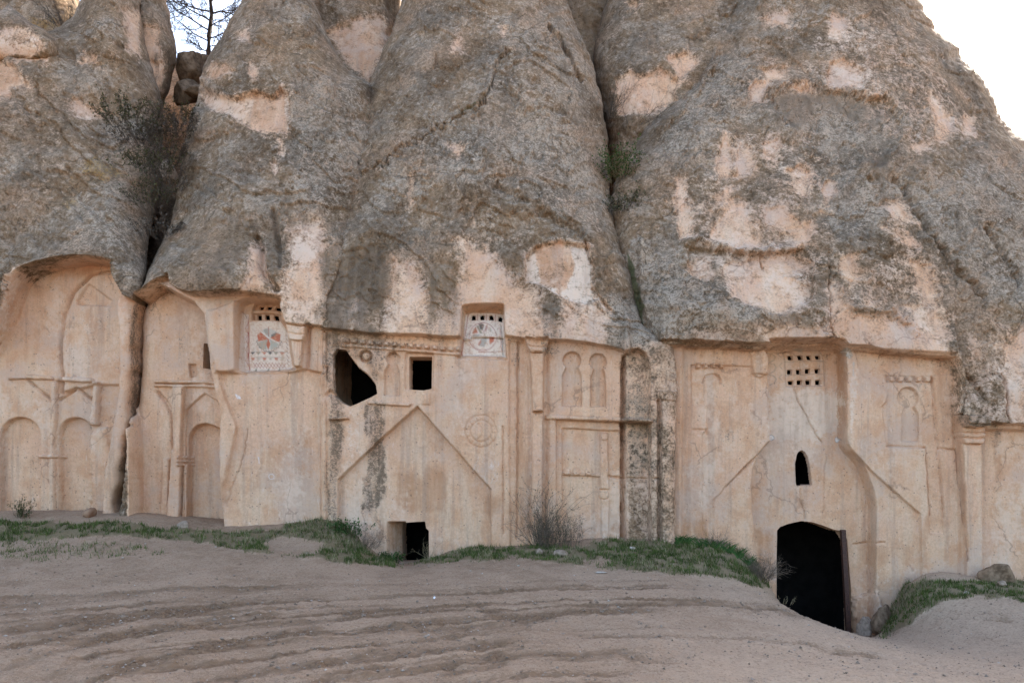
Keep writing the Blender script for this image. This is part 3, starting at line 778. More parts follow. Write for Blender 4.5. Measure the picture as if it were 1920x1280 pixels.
# ================================================================== second cone (B)
def rock_b():
    r = Rock(L=[(-400, 560), (-60, 482), (0, 452), (30, 437), (70, 415), (105, 392), (122, 382), (150, 376), (190, 372), (215, 356), (260, 348), (300, 340), (360, 331), (400, 325), (440, 310), (480, 291), (510, 274), (560, 269), (620, 269), (690, 267), (740, 264), (800, 254), (880, 238), (950, 226), (1300, 214)],
             R=[(-400, 575), (-40, 578), (0, 590), (60, 612), (110, 635), (140, 662), (156, 700), (250, 712), (350, 690), (430, 660), (500, 640), (560, 612), (1300, 606)],
             prof=[(-400, 7.4), (0, 4.0), (100, 3.1), (200, 2.3), (300, 1.5), (400, 0.8), (470, 0.4), (530, 0.1), (560, 0.05), (1300, 0.0)],
             rl=[(-400, 60, 1.0), (60, 110, 1.4), (200, 120, 1.6), (400, 130, 1.7), (480, 110, 1.2), (560, 30, 0.3), (680, 12, 0.12), (1300, 10, 0.1)],
             rr=[(-400, 30, .8), (60, 60, 1.2), (200, 110, 1.6), (400, 90, .9), (500, 60, .3), (600, 20, .1), (1300, 10, .05)],
             py0=-400, py1=1240, fine=500, lump=0.34, seed=620)
    lip(r, [(262, 575), (280, 545), (300, 525), (318, 515), (330, 540), (345, 549), (365, 553), (400, 550), (440, 546), (470, 552), (500, 557), (527, 562), (540, 608), (575, 610), (612, 612)], 0.26, 120, xr=(250, 640))
    # bulging brow over the recess
    i = r.win([(320, 400), (560, 560)], 60)
    r.dy[i] -= 0.30 * np.exp(-((r.px[i] - 410) / 95) ** 2) * np.exp(-((r.py[i] - 515) / 60) ** 2) * sstep(1.5, -1.5, r.py[i] - np.interp(r.px[i], [300, 330, 345, 365, 440, 470, 527, 600], [500, 540, 549, 553, 546, 552, 562, 610]))
    # left recess with its blind arch
    rec = [(255, 1300), (255, 620), (262, 570), (300, 535), (342, 556), (368, 570), (386, 592), (393, 640), (399, 692), (408, 730), (418, 770), (421, 900), (426, 1010), (426, 1300)]
    r.step(rec, 0.38, 9)
    r.step([(392, 585), (448, 560), (452, 694), (410, 700), (398, 650)], -0.05, 6)
    r.opening([(379, 642), (396, 641), (399, 668), (396, 691), (380, 690)], 0.6, 'window_slit')
    r.step([(355, 683), (367, 683), (368, 706), (358, 708)], 0.06, 3, 'socket_hole')
    r.step([(291, 713), (404, 714), (408, 719), (291, 718)], -0.06, 2, 'moulding')
    r.step([(291, 720), (406, 721), (410, 726), (291, 725)], -0.05, 2, 'moulding')
    r.step([(326, 726), (345, 726), (342, 860), (338, 985), (312, 980), (322, 860)], -0.10, 3, 'pilaster')
    for k, yy in enumerate((855, 862, 869)):
        r.step(rect(336, yy, 362, yy + 4.5), -0.05, 2, 'capital_ring')
    r.step([(347, 873), (357, 873), (356, 972), (345, 972)], -0.07, 3, 'shaft')
    r.step([(348, 768), (384, 737), (416, 758), (420, 1000), (348, 1000)], 0.04, 2.5, 'gable_panel')
    r.step(arch(355, 419, 795, 1020), 0.11, 4, 'arched_niche')
    r.groove([(295, 735), (312, 755), (322, 780), (324, 840)], 3.5, 0.05)
    r.step([(306, 860), (316, 860), (312, 985), (300, 985)], -0.05, 3, 'shaft')
    # painted niche under a pierced window
    n = r.step([(447, 566), (470, 560), (527, 563), (527, 600), (536, 614), (545, 650), (552, 690), (530, 697), (460, 699), (449, 694)], 0.22, 16, 'painted_niche', label='whitewashed niche with a red and green painted rosette and red zigzags')
    r.step([(412, 697), (470, 702), (545, 699), (573, 692), (606, 700), (606, 1300), (426, 1300), (424, 960), (432, 880), (445, 800), (424, 740)], 0.07, 4)
    g = r.step(rect(474, 565, 526, 600), 0.10, 3, 'window_grille', n)
    for k, (x0, x1, y0, y1) in enumerate([(482, 491.4, 570, 580), (496.4, 506, 570, 580), (511, 521, 570, 580), (480, 489, 588.5, 598.6), (495, 504, 588.5, 598.6), (510.5, 519, 588.5, 598.6)]):
        r.opening([(x0, y0), (x1, y0), (x1, y1), (x0, y1)], 0.05, 'grille_opening', g, (0.02, 0.6))
    r.step(rect(474, 582, 526, 587), -0.05, 2, 'transom', g)
    W = (0.80, 0.69, 0.56)
    r.fill([(468, 604), (525, 602), (536, 620), (545, 692), (466, 697)], W, .85)
    r.fill([(450, 585), (467, 590), (466, 698), (449, 694)], (0.72, 0.64, 0.55), .75)
    cx, cy = 504, 636
    r.fill(circle(cx, cy, 20, 24), (0.60, 0.55, 0.46), .9)
    for a0, col in ((200, GRN), (245, ORG), (290, GRN)):
        pass
    r.fill([(504, 636), (484, 640), (482, 628), (489, 622)], ORG, .9)
    r.fill([(504, 636), (524, 641), (525, 626), (518, 624)], ORG, .9)
    r.fill([(503, 634), (499, 645), (503, 656), (507, 645)], ORG, .95)
    r.fill([(501, 636), (484, 643), (487, 652), (499, 656)], (0.36, 0.36, 0.28), .8)
    r.fill([(507, 636), (523, 644), (517, 653), (508, 656)], (0.42, 0.42, 0.34), .75)
    r.fill([(494, 618), (503, 615), (504, 630), (498, 626)], (0.28, 0.27, 0.22), .6)
    r.fill([(508, 628), (518, 622), (516, 630), (509, 632)], (0.12, 0.14, 0.12), .8)
    r.stroke([(504, 634), (504, 614)], 1.6, RED, .7)
    r.stroke([(488, 620), (502, 632), (522, 643)], 2.2, (0.78, 0.72, 0.62), .9)
    zz = []
    for k in range(25):
        a = math.radians(185 + 170 * k / 24); q = 22 + (1.8 if k % 2 else -0.6)
        zz.append((cx + q * math.cos(a), cy - q * math.sin(a)))
    r.stroke(zz, 1.2, BLK, .8)
    for k in range(6):
        x = 473 + k * 11
        r.fill([(x - 4, 660), (x + 5, 660), (x + .5, 665)], (ORG, BLK, GRN)[(k + 1) % 3], .85)
        r.fill([(x - 3, 670), (x + 5, 670), (x + 3, 675), (x - 1, 675)], (ORG, GRN)[k % 2], .8 if k % 2 == 0 else .35)
    r.stroke([(472, 659.5), (535, 659.5)], 1, BLK, .6); r.stroke([(478, 669), (533, 669)], 1, BLK, .5)
    for k in range(5):
        x = 474 + k * 12
        r.stroke([(x, 680), (x + 6, 689), (x + 12, 680)], 1.1, RED, .7); r.stroke([(x, 689), (x + 6, 680), (x + 12, 689)], 1.1, RED, .7)
    for x in (478, 502, 522): r.fill([(x - 3, 696), (x, 688), (x + 3, 696)], GRN, .9)
    for k in range(9): r.stroke([(532 + k * .6, 616 + k * 8), (534.5 + k * .6, 621 + k * 8)], 1.4, (0.25, 0.12, 0.1), .6)
    for k in range(4):
        for q in (0, 5, 9):
            r.stroke([(466, 603 + k * 20 - q), (457 + q, 614 + k * 20), (465, 627 + k * 20 + q)], 1.1, RED, .75)
    r.stroke([(466, 606), (466, 690)], 1.3, RED, .7)
    for k in range(5): r.stroke([(450 + k * 3, 582 + k * 3), (462, 594 + k)], 1.0, (0.18, 0.16, 0.18), .5)
    # column with capital
    r.step([(539, 610), (575, 611), (573, 628), (570, 639), (546, 639), (543, 628)], -0.13, 2, 'capital')
    r.step([(548, 639), (569, 639), (567, 688), (556, 690)], -0.09, 3, 'column_shaft')
    for x in (555, 560, 564): r.stroke([(x, 642), (x + .5, 672)], 1.2, RED, .35)
    r.groove([(541, 627), (573, 628)], 1.3, 0.02); r.groove([(577, 612), (577, 690)], 4, 0.05)
    r.step(rect(597, 618, 606, 985), -0.02, 2)
    r.groove([(464, 805), (460, 840), (448, 880), (436, 915), (430, 950)], 1.2, 0.02, wob=1.5)
    # high bare hollow
    r.flake([(378, 150), (386, 166), (402, 180), (440, 184), (482, 172), (512, 184), (526, 165), (541, 178), (544, 212), (539, 250), (500, 250), (470, 242), (450, 229), (430, 214), (402, 212), (386, 200), (375, 186)], 0.17, 5, extra={'warm': .55})
    r.mask('white', [(528, 160), (545, 170), (545, 250), (535, 250)], .55, 4, 4)
    r.flake([(384, 146), (398, 122), (425, 120), (440, 132), (420, 142), (400, 150)], 0.07, 5, extra={'warm': .75})
    for a in ([(440, 62), (462, 58), (466, 74), (448, 78)], [(468, 120), (482, 128), (478, 150), (466, 140)], [(523, 262), (534, 265), (532, 290), (524, 290)], [(512, 300), (520, 305), (514, 330)]):
        r.flake(a, 0.03, 5, extra={'warm': .5})
    r.flake([(545, 438), (600, 425), (612, 470), (606, 610), (530, 612), (526, 540), (540, 520)], 0.02, 12, soft=22, val=.9, extra={'warm': .25})
    r.flake([(468, 470), (480, 450), (494, 470), (505, 540), (520, 560), (455, 550), (470, 510)], 0.04, 6, soft=6)
    r.groove([(480, 445), (490, 470), (492, 510), (520, 545)], 7, 0.12)
    r.groove([(512, 395), (520, 440), (524, 500)], 5, 0.08)
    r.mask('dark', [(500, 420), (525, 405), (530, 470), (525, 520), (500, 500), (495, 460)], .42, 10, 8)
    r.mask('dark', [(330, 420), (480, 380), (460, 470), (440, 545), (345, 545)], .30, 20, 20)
    r.mask('dark', [(562, 130), (640, 150), (660, 260), (600, 330), (570, 250)], .26, 15, 20)
    r.mask('dark', [(598, 470), (640, 450), (620, 560), (610, 640), (590, 640)], .55, 8, 8)
    r.mask('grey', [(540, 120), (690, 160), (680, 330), (600, 420), (540, 380), (560, 250)], .42, 20, 20)
    r.mask('fresh', [(268, 560), (300, 525), (330, 540), (300, 570), (285, 590)], .55, 12, 10)
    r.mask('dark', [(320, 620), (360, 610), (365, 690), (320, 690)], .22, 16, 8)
    r.mask('warm', [(285, 560), (370, 565), (385, 620), (300, 610)], .32, 20, 8)
    r.mask('warm', [(470, 820), (590, 800), (600, 900), (560, 940), (470, 920)], .5, 18, 14)
    r.mask('warm', [(560, 700), (606, 690), (606, 830), (580, 820)], .45, 12, 8)
    r.mask('white', [(424, 975), (470, 968), (520, 980), (600, 972), (600, 1020), (415, 1020)], .42, 18, 14)
    r.fill([(440, 738), (450, 742), (452, 748), (444, 747)], (0.78, 0.76, 0.74), .8)
    r.stroke(circle(509, 893, 5, 14), 1.3, (0.74, 0.70, 0.66), .7)
    r.stroke([(485, 857), (486, 868)], 2, (0.74, 0.7, 0.68), .6)
    return r.finish('rock_cone', 'rock cone with a painted niche under a six-hole window and a slit window', 'rock cone', 'rock cones with carved feet')
rock_b()

# ================================================================== central cone (C)
def rock_c():
    r = Rock(L=[(-400, 830), (-60, 772), (0, 752), (50, 738), (100, 716), (150, 694), (200, 682), (260, 673), (330, 655), (400, 640), (450, 630), (520, 612), (580, 603), (1300, 602)],
             R=[(-400, 980), (-60, 1046), (0, 1062), (60, 1086), (120, 1111), (190, 1129), (250, 1138), (300, 1141), (360, 1144), (410, 1151), (460, 1166), (510, 1181), (560, 1192), (610, 1206), (632, 1240), (650, 1264), (740, 1272), (760, 1268), (1300, 1262)],
             prof=[(-400, 7.5), (0, 3.9), (100, 3.0), (200, 2.15), (300, 1.35), (400, 0.65), (480, 0.2), (540, 0.05), (600, 0.0), (1300, 0.0)],
             rl=[(-400, 90, 1.5), (0, 120, 1.8), (200, 150, 1.8), (350, 120, 1.3), (450, 80, .7), (560, 30, .2), (1300, 8, .04)],
             rr=[(-400, 90, 1.5), (0, 130, 2.0), (300, 160, 2.2), (450, 120, 1.6), (600, 60, .6), (660, 14, .15), (1300, 10, .15)],
             py0=-400, py1=1240, fine=545, lump=0.34, seed=740)
    lp = [(596, 614), (640, 619), (700, 626), (780, 629), (870, 634), (955, 634), (1060, 638), (1110, 645), (1160, 655), (1180, 664)]
    lip(r, lp, 0.24, 130, xr=(590, 1172), side=14)
    r.fac = np.maximum(r.fac, sstep(640, 700, r.py) * (r.px > 1100))
    # lichen-covered pier and the corner column
    r.dy -= 0.24 * sstep(1166, 1176, r.px) * sstep(560, 640, r.py)
    # bays beside the wall
    r.step([(1164, 1010), (1164, 690), (1168, 668), (1180, 656), (1196, 654), (1210, 664), (1217, 690), (1218, 786), (1164, 784)], 0.15, 5, 'arched_niche')
    r.step([(1164, 792), (1217, 794), (1219, 1300), (1164, 1300)], 0.16, 5)
    r.step([(1236, 733), (1272, 733), (1271, 742), (1268, 750), (1240, 750), (1237, 742)], -0.05, 2, 'capital')
    r.step([(1241, 750), (1267, 750), (1265, 1300), (1242, 1300)], -0.035, 3, 'column_shaft')
    r.groove([(1236, 752), (1237, 1010)], 3.5, 0.07)
    # left margin pilaster
    r.step([(600, 622), (611, 622), (611, 1300), (600, 1300)], -0.04, 2, 'pilaster')
    r.groove([(612, 690), (606, 745), (620, 735), (628, 742)], 4, 0.05)
    # frieze of dentils
    for k in range(15):
        x = 646 + k * 15.0; yy = 635.0 + (x - 646) * 0.078
        r.step([(x, yy), (x + 8.5, yy + .5), (x + 8.5, yy + 7.5), (x, yy + 7)], -0.06, 1.2, 'dentil')
    r.step([(640, 644.5), (864, 662), (864, 667), (640, 649.5)], -0.03, 1.4, 'string_course')
    # blind keyholes and window
    r.step(circle(686, 668, 12, 18), 0.06, 2.5, 'round_niche')
    r.step(circle(686, 668, 7.5, 16), -0.04, 2.5)
    r.step(keyhole(737, 673, 12.5, 722, 749, 688, 741), 0.06, 2.5, 'keyhole_niche', label='blind keyhole niche beside the square window')
    w = r.step([(761, 661), (813, 662), (811, 731), (759, 730)], 0.035, 2, 'window_surround')
    r.opening([(767, 668), (810, 668), (809, 728), (795, 732), (767, 730)], 0.42, 'window_opening', w)
    r.step([(688, 752), (772, 757), (768, 762), (690, 757)], -0.045, 2, 'sill_moulding')
    r.step([(792, 738), (806, 738), (806, 758), (792, 758)], -0.02, 3)
    # broken hole
    r.opening([(624, 662), (632, 653), (648, 655), (660, 671), (673, 688), (690, 701), (698, 711), (705, 721), (707, 738), (690, 747), (668, 757), (655, 762), (643, 756), (626, 742), (623, 700)], 0.13, 'wall_breach')
    r.step([(620, 648), (650, 640), (720, 712), (712, 752), (655, 772), (618, 750)], 0.04, 14)
    r.step([(617, 783), (652, 781), (655, 785), (640, 787), (617, 787)], -0.07, 2, 'ledge')
    # great gable
    r.step([(783, 762), (712, 826), (635, 899), (631, 1300), (921, 1300), (920, 917), (850, 838)], 0.085, 3.2, 'gable_panel')
    i = r.win([(722, 976), (762, 1090)], 1)
    r.dy[i] += 0.75 * np.clip((r.px[i] - 726) / 28, 0, 1) * sstep(976, 981, r.py[i]) * (r.px[i] < 762)
    r.m['white'][i] = np.maximum(r.m['white'][i], 0.5 * sstep(722, 730, r.px[i]) * sstep(974, 982, r.py[i]))  # jamb whitened: the sky light on it is put into the colour
    r.opening([(750, 979), (797, 977), (799, 990), (804, 995), (804, 1075), (752, 1075)], 0.5, 'low_doorway', 0, (0.35, 1.0))
    # wheel medallion
    r.groove(circle(902, 808, 30, 30) + [(932, 808)], 1.4, 0.011); r.groove(circle(902, 808, 20, 26) + [(922, 808)], 1.3, 0.010)
    for k in range(12):
        a = math.radians(k * 30 + 8)
        r.groove([(902 + 21 * math.cos(a), 808 + 21 * math.sin(a)), (902 + 29 * math.cos(a), 808 + 29 * math.sin(a))], 1.1, 0.007)
    r.groove(circle(890, 808, 15, 14, -70, 70), 1.2, 0.008)
    r.groove([(943, 800), (944, 1000)], 1.6, 0.025); r.groove([(972, 640), (970, 1010)], 2.0, 0.03)
    r.step([(955, 640), (985, 640), (985, 1300), (960, 1300), (955, 830)], 0.03, 5)
    # painted window panel
    r.step([(866, 574), (944, 572), (946, 640), (950, 672), (864, 668)], 0.06, 3)
    p = r.step([(871, 578), (944, 577), (945, 640), (948, 668), (866, 666)], 0.12, 7, 'painted_panel', label='white plastered panel painted with a red and black wheel')
    for x in (882.3, 899, 916, 932.7):
        r.opening([(x, 601), (x + .6, 591), (x + 3, 588.5), (x + 7.5, 588.5), (x + 10, 591), (x + 11, 601)], 0.05, 'panel_opening', p, (0.02, 0.6))
    r.step([(867, 575), (944, 574), (946, 634.5), (867, 634)], 0.14, 1.2)
    r.stroke([(874, 582), (944, 584)], 1.2, (0.2, 0.17, 0.14), .6)
    r.fill([(872, 584), (944, 585), (945, 620), (949, 668), (866, 666)], (0.80, 0.70, 0.58), .92)
    cx, cy = 905, 631
    r.stroke(circle(cx, cy, 26, 30) + [(cx + 26, cy)], 1.3, RED, .75); r.stroke(circle(cx, cy, 24, 20, 210, 290), 1.1, RED, .5)
    r.fill([(885, 625), (892, 612), (896, 624)], ORG, .9); r.fill([(917, 632), (927, 631), (926, 640), (918, 646)], ORG, .9)
    r.fill([(897, 607), (903, 606), (908, 609), (905, 619), (901, 618)], BLK, .9)
    r.fill([(893, 611), (897, 610), (905, 626), (900, 625)], GRN, .85); r.fill([(911, 611), (915, 609), (913, 618), (906, 625)], (0.36, 0.14, 0.12), .8)
    r.fill([(886, 627), (901, 626), (898, 631), (889, 632)], (0.38, 0.37, 0.32), .7); r.fill([(902, 634), (912, 632), (913, 640), (908, 650), (898, 648)], (0.36, 0.35, 0.3), .75)
    r.fill([(896, 645), (902, 635), (902, 642), (897, 648)], ORG, .7); r.fill([(919, 612), (922, 620), (917, 622)], GRN, .6)
    r.stroke([(877, 585), (874, 610), (868, 640), (865, 665)], 1.5, RED, .85); r.stroke([(939, 606), (942, 640), (943, 664)], 1.8, BLK, .75)
    r.stroke([(937, 612), (938.5, 622), (937.5, 632), (940, 640), (939, 648), (940.5, 656)], 1.4, RED, .75); r.stroke([(897, 659), (920, 659.5), (940, 657)], 1.3, RED, .7)
    for x in (895.5, 912, 929): r.stroke([(x, 588), (x, 600)], 2.2, (0.36, 0.12, 0.08), .7)
    r.groove([(858, 670), (890, 671), (950, 674)], 2.0, 0.05)
    # pilaster with capital
    r.step([(984, 633), (1028, 634), (1026, 648), (1022, 661), (993, 661), (988, 650)], -0.16, 2.2, 'capital')
    r.groove([(986, 650), (1026, 651)], 1.2, 0.025); r.groove([(992, 659), (1022, 660)], 1.2, 0.025)
    r.step([(993, 661), (1020, 661), (1018, 772), (998, 772)], -0.12, 4, 'column_shaft')
    r.step([(998, 768), (1018, 767), (1018, 775), (998, 775)], -0.03, 2)
    r.step([(997, 775), (1018, 775), (1015, 1300), (997, 1300)], -0.09, 3, 'pilaster')
    r.groove([(1024, 650), (1026, 780), (1020, 1010)], 5, 0.03)
    # panel of keyholes, frame and cross
    r.step(keyhole(1072, 676, 16.5, 1054, 1090, 697, 761), 0.065, 2.2, 'keyhole_niche', label='blind keyhole niche with the wider body, next to the pilaster')
    r.step(keyhole(1121, 678, 15.5, 1108, 1135, 699, 762), 0.065, 2.2, 'keyhole_niche', label='blind keyhole niche with the narrower body, beside the lichen')
    r.step([(1024, 778), (1222, 786), (1222, 793), (1024, 785)], -0.05, 2.2, 'string_course')
    r.step([(1043, 787), (1218, 795), (1218, 1300), (1043, 1300)], 0.05, 2.5, 'framed_panel')
    r.step([(1054, 802), (1165, 808), (1165, 1300), (1054, 1300)], 0.04, 2.5, 'framed_panel')
    r.step([(1126, 812), (1139, 812), (1141, 916), (1125, 916)], -0.035, 2.5, 'cross_shaft')
    r.step(circle(1132, 817, 8, 16), -0.02, 2, 'cross_knob'); r.step(circle(1132, 927, 9, 16), -0.03, 2, 'cross_knob')
    r.step([(1127, 936), (1142, 936), (1141, 1010), (1128, 1010)], -0.03, 3)
    r.step([(1055, 884), (1124, 888), (1124, 893), (1055, 890)], -0.03, 2, 'cross_arm')
    for x in (1063, 1081, 1103): r.step(circle(x, 884, 6.5, 12), -0.025, 2, 'cross_knob')
    r.groove([(1140, 893), (1170, 896), (1235, 897)], 1.5, 0.035)
    # bare and stained stone
    r.flake([(986, 482), (1004, 462), (1050, 453), (1104, 463), (1112, 500), (1109, 538), (1122, 560), (1100, 571), (1070, 565), (1040, 549), (1012, 534), (986, 528)], 0.14, 4, soft=2, extra={'white': .95})
    r.mask('white', [(1006, 462), (1050, 454), (1070, 470), (1075, 520), (1050, 548), (1012, 532)], 0, 8, 8); r.mask('warm', [(1006, 462), (1050, 454), (1074, 470), (1078, 520), (1050, 548), (1012, 532)], .62, 10, 8)
    r.flake([(1124, 560), (1135, 570), (1150, 590), (1140, 592)], 0.05, 3, extra={'white': .6})
    r.groove([(1098, 455), (1113, 500), (1112, 540), (1130, 565), (1160, 596)], 2.5, 0.05)
    F = [([(868, 455), (910, 465), (950, 512), (1000, 555), (1010, 600), (1000, 640), (858, 640), (850, 560), (862, 500)], .95),
         ([(735, 480), (790, 500), (810, 560), (800, 640), (722, 640), (735, 580), (728, 520)], .8), ([(1050, 560), (1120, 580), (1130, 640), (1050, 640)], .85)]
    for a, v in F: r.mask('fresh', a, v, 30, 14)
    r.mask('fresh', [(725, 600), (860, 590), (1000, 600), (1130, 600), (1130, 660), (725, 650)], .8, 26, 14)
    r.mask('fresh', [(606, 560), (725, 560), (725, 650), (606, 640)], .4, 26, 14)
    r.mask('warm', [(868, 450), (910, 460), (915, 490), (870, 500)], .5, 10, 8)
    for a in ([(850, 78), (864, 76), (868, 92), (852, 94)], [(938, 50), (952, 54), (945, 66)], [(770, 330), (776, 350), (770, 390), (765, 360)], [(840, 270), (870, 275), (860, 295)]):
        r.flake(a, 0.02, 6, extra={'warm': .6})
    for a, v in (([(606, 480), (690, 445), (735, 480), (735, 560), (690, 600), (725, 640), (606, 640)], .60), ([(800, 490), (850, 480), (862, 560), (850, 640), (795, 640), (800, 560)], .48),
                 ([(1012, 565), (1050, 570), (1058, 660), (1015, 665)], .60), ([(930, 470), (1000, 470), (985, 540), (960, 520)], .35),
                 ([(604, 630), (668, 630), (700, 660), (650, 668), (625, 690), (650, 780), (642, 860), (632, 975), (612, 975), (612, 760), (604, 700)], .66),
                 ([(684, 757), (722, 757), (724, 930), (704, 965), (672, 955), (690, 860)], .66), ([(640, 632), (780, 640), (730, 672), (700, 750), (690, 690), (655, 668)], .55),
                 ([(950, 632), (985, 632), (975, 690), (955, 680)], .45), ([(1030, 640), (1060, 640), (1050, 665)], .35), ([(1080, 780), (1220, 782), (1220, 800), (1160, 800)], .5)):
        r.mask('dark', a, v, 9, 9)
    r.mask('fresh', [(1164, 640), (1300, 640), (1300, 1020), (1186, 1000), (1176, 900), (1172, 840), (1164, 780)], .44, 14, 12)
    r.mask('grey', [(1164, 640), (1225, 640), (1220, 1000), (1190, 980), (1176, 860)], .7, 12, 10)
    r.crust = 1.0; r.fac = np.maximum(r.fac, sstep(1150, 1170, r.px) * sstep(600, 660, r.py))
    r.mask('fresh', [(1238, 760), (1300, 740), (1300, 1030), (1238, 1030)], .5, 6, 6); r.mask('dark', [(1240, 640), (1275, 650), (1272, 760), (1238, 760)], .2, 8, 8)
    r.mask('moss', [(1165, 660), (1225, 655), (1230, 760), (1200, 780), (1180, 720)], .14, 10, 10); r.mask('moss', [(1150, 790), (1222, 790), (1222, 806), (1160, 804)], .5, 4, 4)
    r.mask('grey', [(1120, 560), (1195, 560), (1240, 640), (1180, 660), (1120, 640)], .7, 10, 10)
    # long ledges and seams across the dome
    r.groove([(950, 90), (925, 150), (900, 195), (855, 220), (780, 265), (720, 300), (660, 340)], 3.5, 0.07, wob=7)
    r.groove([(945, 95), (918, 155), (892, 200), (848, 226), (772, 272)], 12, -0.04, wob=5)
    r.groove([(1030, 50), (1055, 80), (1075, 120), (1090, 150)], 4, 0.12, wob=2)
    r.groove([(930, 350), (990, 380), (1040, 415), (1090, 440)], 7, 0.08, wob=4)
    r.mask('moss', [(930, 150), (900, 195), (830, 232), (850, 215), (905, 180)], .6, 5, 5); r.mask('moss', [(780, 260), (720, 295), (690, 330), (700, 310)], .4, 5, 5)
    r.mask('grey', [(700, 380), (760, 270), (900, 220), (1060, 200), (1130, 260), (1140, 420), (1000, 380), (880, 330), (760, 370), (640, 440)], .40, 30, 25)
    r.mask('grey', [(890, 30), (1060, 30), (1120, 160), (1100, 200), (940, 200)], .3, 30, 25)
    r.mask('yellow', [(715, 360), (775, 330), (780, 400), (740, 410)], .28, 20, 15)
    for a in ([(740, 880), (790, 890), (835, 880), (838, 960), (735, 965)], [(800, 870), (838, 880), (836, 940), (800, 945)], [(895, 920), (945, 935), (1000, 940), (1000, 975), (900, 965)], [(960, 680), (996, 680), (996, 1000), (965, 1000)], [(970, 640), (986, 640), (996, 720), (980, 720)]):
        r.mask('warm', a, .62, 12, 10)
    r.mask('white', [(645, 765), (680, 760), (682, 860), (655, 870), (650, 900)], .42, 10, 8); r.mask('white', [(728, 990), (728, 960), (734, 960), (736, 1075), (722, 1075)], .35, 5, 4)
    r.mask('white', [(1090, 990), (1160, 985), (1160, 1030), (1080, 1030)], .45, 8, 6); r.mask('warm', [(1142, 960), (1160, 965), (1158, 1000), (1142, 995)], .8, 6, 4)
    r.mask('white', [(870, 965), (1000, 960), (1000, 1040), (860, 1040)], .22, 16, 12)
    for k in range(14):
        x, y = 890 + random.random() * 50, 850 + random.random() * 45
        r.stroke([(x, y), (x + random.uniform(-3, 3), y + random.uniform(4, 9)), (x + random.uniform(-6, 2), y + random.uniform(9, 14))], 1.0, (0.74, 0.66, 0.58), .55)
    return r.finish('rock_cone', 'tall grey rock cone above a facade with a great carved gable and low doorway', 'rock cone', 'rock cones with carved feet')
rock_c()

